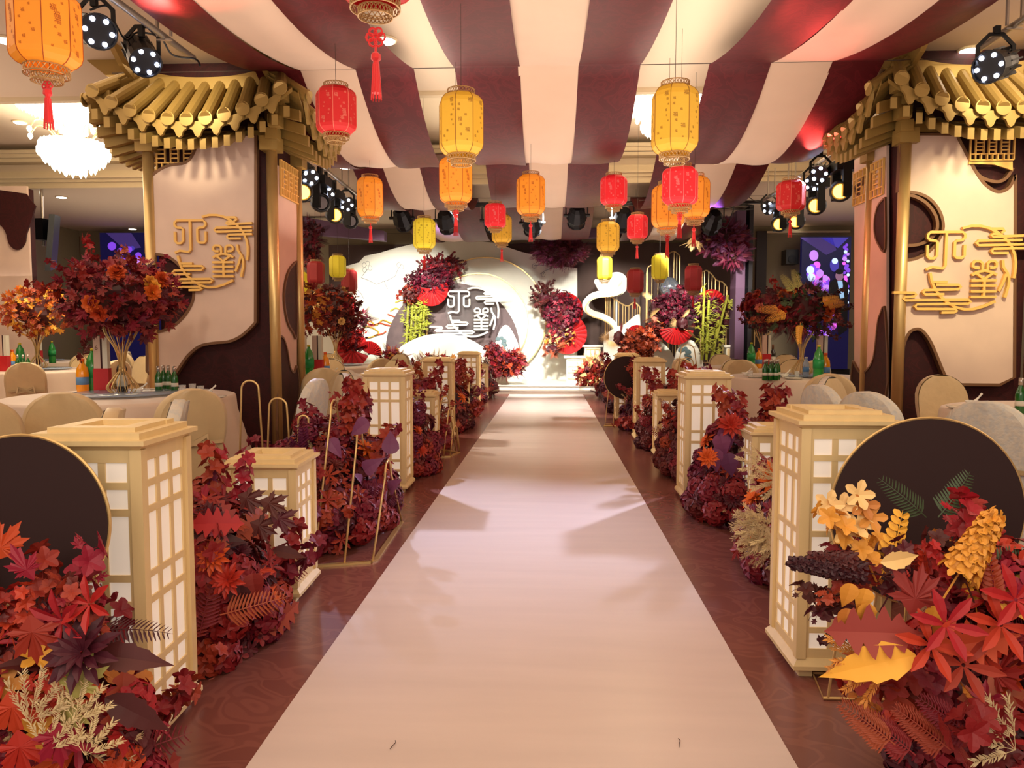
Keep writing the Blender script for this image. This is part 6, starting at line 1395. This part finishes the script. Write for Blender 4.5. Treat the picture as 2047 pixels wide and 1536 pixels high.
# nearest left table
T6 = (-3.72, 6.4); nm = 'the left table with beer bottles'
table('the left table with four beer bottles', *T6, .93, 1)
chair(-2.61, 5.2, *T6, 'gold covered chair, right of the two standing before the left table')
chair(-3.2, 4.92, *T6, 'gold covered chair left of the first, its top showing the wire vase behind')
chair(-2.2, 6.2, *T6, 'silver-lit covered chair edge-on behind the tall wire arch, beside the left column')
chair(-2.2, 6.95, -3.6, 6.2, 'silver-lit covered chair edge-on, left one of the close pair by the left column'); chair(-2.28, 7.5, -3.6, 6.0, 'silver-lit covered chair edge-on, right one of the close pair by the left column')
chair(-3.45, 4.3, -5.2, 6.0, 'large gold covered chair at the left edge behind the first lantern stand')
chair(-2.36, 4.05, -4.6, 3.2, 'silver-lit covered chair just behind the first left lantern stand, turned left'); chair(-2.45, 3.55, -4.6, 2.6, 'gold rimmed covered chair mostly hidden by the first left lantern stand')
chair(-5.3, 6.6, *T6, 'gold covered chair at the far left side of the left table')
centrepiece(*T6, (.47, .42, .33), 'red maple flower ball with orange roses on the left table', 'gold wire vase on the left table', ['crimson', 'burg', 'rust', 'mixred'], 201, 620, (('orange', 6, .15), ('amber', 2, .12)), .62)
# items of table 6
def on(px, py): p = atz(px, py, TH+.002); return (p.x, p.y, TH+.001)
def onY(px, Y): p = at(px, 700, Y); return (p.x, Y, TH+.001)
bottle('juice', onY(163, 6.75), 'orange juice bottle with blue label left of the green soda bottle'); bottle('soda', onY(184, 6.85), 'green soda bottle with yellow cap beside the number stand')
number_stand(onY(203, 6.7), 'red table stand numbered six beside the left wire vase', True, .2); bottle('wine', onY(242, 6.55), 'dark wine bottle right of the left wire vase')
for i, (px, Y) in enumerate([(315, 6.75), (325, 6.95), (335, 6.95), (347, 6.75)]): bottle('beer', onY(px, Y), ['green beer bottle, leftmost of the four before the left column', 'green beer bottle, second of the four before the left column', 'green beer bottle, third of the four before the left column', 'green beer bottle with blue and white label, rightmost of the four'][i], 'beer bottles on the left table')
setting(385, 787, 'taller clear glass at the right edge of the left table', 'glass'); setting(401, 792, 'clear glass in front of the bowl on the left table', 'glass'); setting(425, 797, 'white plate at the right edge of the left table', 'plate'); setting(412, 796, 'white bowl with spoon at the right edge of the left table', 'bowl'); setting(275, 790, 'white bowl with spoon right of the wine bottle', 'bowl'); setting(365, 790, 'low clear glass right of the beer bottles', 'glass')
# other tables
TB = (-3.3, 9.6); table('the second left table behind the column', *TB, .93, 2); centrepiece(*TB, (.46, .42, .34), 'orange and red maple flower ball peeping out behind the left column', 'gold wire vase behind the left column', ['orange', 'rust', 'crimson', 'amber'], 202, 420, (), .62, big=False)
ring(*TB, 1.4, [-60, -20, 15, 50, 90, 130, 180], 'the second left table', ['near right', 'right-hand', 'far right', 'far', 'rear', 'rear left', 'left-hand'])
bottle('soda', onY(617, 9.0), 'green soda bottle right of the left column'); number_stand(onY(602, 9.15), 'red table stand half hidden by the left column pole'); number_stand(onY(635, 9.2), 'red table stand behind the green soda bottle right of the column'); bottle('juice', onY(650, 9.3), 'orange juice bottle right of the red stand near the left column')
setting(662, 753, 'white bowl on the second left table', 'bowl'); setting(685, 755, 'clear glass on the second left table', 'glass'); setting(672, 756, 'white plate on the second left table', 'plate')
TC = (-3.62, 12.7); table('the third left table near the stage', *TC, .93, 3); centrepiece(*TC, (.44, .4, .42), 'dark red flower ball with pale yellow roses near the stage', 'gold wire vase near the left of the stage', ['burg', 'crimson', 'maroon'], 203, 460, (('cream', 9, .13), ('mixred', 8, .11)), .62, kinds=('petals', 'maple'), big=False)
ring(*TC, 1.4, [-90, -50, -15, 20, 60, 110, 200], 'the third left table', ['near', 'near right', 'right-hand', 'far right', 'far', 'rear left', 'left-hand'])
TL = (-7.7, 11.0); table('the far left table by the wall', *TL, .93, 4); centrepiece(*TL, (.46, .42, .36), 'orange and red maple flower ball at the far left', 'gold wire vase at the far left', ['orange', 'crimson', 'rust', 'amber', 'crimson'], 204, 460, (), .62, big=False)
ring(*TL, 1.4, [-100, -60, -20, 20, 60, 100, 140], 'the far left table', ['near left', 'near', 'near right', 'right-hand', 'far right', 'far', 'far left'])
for i, px in enumerate((34, 45, 55)): bottle('beer', onY(px, 10.35), 'green beer bottle in the row of three on the far left table, %s' % ['left one', 'middle one', 'right one'][i], 'beer bottles on the far left table')
bottle('soda', onY(40, 10.9), 'green soda bottle on the far left table'); bottle('juice', onY(24, 10.6), 'orange juice bottle on the far left table'); number_stand(onY(8, 10.5), 'red table stand on the far left table'); setting(80, 737, 'white bowl on the far left table', 'bowl'); setting(105, 738, 'white plate on the far left table', 'plate')
TM = (-7.2, 15.4); table('the left table farthest back before the violet screen', *TM, .93, 5); centrepiece(*TM, (.42, .4, .34), 'dark maple flower ball before the violet screen', 'gold wire vase before the violet screen', ['burg', 'crimson', 'rust'], 205, 300, (), .62, big=False)
ring(*TM, 1.4, [-120, -80, -40, 0, 40, 90], 'the table before the violet screen', ['near left', 'near', 'near right', 'right-hand', 'far right', 'far'])
bottle('soda', onY(104, 13.5), 'green soda bottle on the back left table'); 
TN = (-10.2, 14.6); table('the back left table along the wall', *TN, .93, 9); ring(*TN, 1.4, [-110, -70, -30, 10, 50], 'the back left wall table', ['near left', 'near', 'near right', 'right-hand', 'far right']); number_stand(onY(76, 13.9), 'small red table stand on the back left table')
# right tables
TD = (3.23, 9.7); table('the right table with the beer bottle cluster', *TD, .93, 6); centrepiece(*TD, (.40, .38, .30), 'burgundy and orange flower ball with orange roses on the right table', 'gold wire vase on the right table', ['burg', 'crimson', 'rust', 'maroon', 'green'], 206, 560, (('orange', 7, .14),), .62, kinds=('maple', 'petals', 'fern'), size=.09)
fb = [o for o in bpy.data.objects if o.name.startswith('flower_ball')][-1]
for (px, py, dx, dz) in ((1560, 620, -1, .1), (1575, 625, -.8, -.3), (1650, 610, 1, .15), (1640, 605, 1, .3), (1600, 645, 0, -1), (1597, 580, -.2, 1), (1588, 585, -.6, 1)):
    q = at(px, py, 9.15)-fb.location; place(fb, 'fern' if py < 640 else 'euc', 'amber' if py > 600 else 'olive', q, (dx, 0, dz), (0, -1, .2), .26)
chair(2.72, 7.45, *TD, 'gold covered chair with its back to the camera at the right table'); chair(1.75, 10.2, *TD, 'gold covered chair at the aisle side of the right table')
ring(*TD, 1.42, [40, 75, 105, 140], 'the right table', ['far right', 'far', 'far middle', 'far left'])
for i, (px, Y) in enumerate([(1530, 8.85), (1541, 8.85), (1552, 8.85), (1534, 9.0), (1545, 9.0), (1556, 9.0)]): bottle('beer', onY(px, Y), 'green beer bottle in the cluster of six on the right table, '+['front left', 'front middle', 'front right', 'rear left', 'rear middle', 'rear right'][i], 'beer bottle cluster on the right table')
bottle('soda', onY(1637, 9.1), 'green soda bottle with yellow label on the right table'); bottle('juice', onY(1651, 9.2), 'orange juice bottle right of the green soda bottle'); bottle('water', onY(1612, 9.5), 'clear water bottle right of the right wire vase'); number_stand(onY(1643, 9.7), 'cream and red table stand behind the green soda bottle at the right')
for px, py, k, lab in ((1512, 755.5, 'plate', 'white plate at the left edge of the right table'), (1500, 755, 'glass', 'clear glass at the left edge of the right table'), (1491, 753.5, 'bowl', 'white bowl with spoon at the left edge of the right table'), (1568, 757, 'bowl', 'white bowl with spoon right of the beer cluster'), (1593, 757, 'glass', 'clear glass in front of the right wire vase'), (1586, 758.5, 'plate', 'white plate in front of the right wire vase')): setting(px, py, lab, k)
TE = (3.55, 12.6); table('the right table with the red rose ball', *TE, .93, 7); centrepiece(*TE, (.36, .34, .36), 'round ball of red roses with one pink rose on the far right table', 'gold wire vase under the red rose ball', ['maroon', 'green', 'burg', 'crimson'], 207, 300, (('mixred', 34, .13), ('pink', 1, .16)), .66, kinds=('petals',), big=False)
ring(*TE, 1.42, [-115, -80, -45, -150, 170, 60, 100], 'the red rose ball table', ['near left', 'near', 'near right', 'aisle side', 'left-hand', 'far right', 'far'])
bottle('soda', onY(1502, 11.9), 'green soda bottle under the red rose ball'); bottle('juice', onY(1517, 12.0), 'orange juice bottle right of the green one under the rose ball'); number_stand(onY(1532, 12.1), 'bright red table stand under the red rose ball'); bottle('wine', onY(1545, 12.3), 'dark wine bottle behind the bright red table stand')
TG = (3.78, 5.35); table('the nearest right table behind the large dark disc', *TG, .93, 8)
chair(3.62, 6.75, *TG, 'gold covered chair on the far side of the nearest right table'); chair(4.55, 6.55, *TG, 'gold covered chair on the far side at the right edge')
chair(2.66, 4.45, *TG, 'large silver-lit covered chair with its back turned at the right edge, sash tied'); chair(2.32, 5.1, 3.7, 5.9, 'silver-lit covered chair right of the first right lantern stand top'); chair(2.28, 5.7, 3.7, 6.1, 'silver-lit covered chair tilted left behind the first right lantern stand'); chair(2.66, 6.45, *TG, 'gold covered chair between the two silver-lit ones by the right column')
for px, py, k, lab in ((1925, 818, 'plate', 'white plate at the left edge of the nearest right table'), (1945, 817, 'bowl', 'white bowl with spoon on the nearest right table')): setting(px, py, lab, k)
bottle('beer', onY(2044, 5.2), 'green bottle cut by the right edge on the nearest right table')
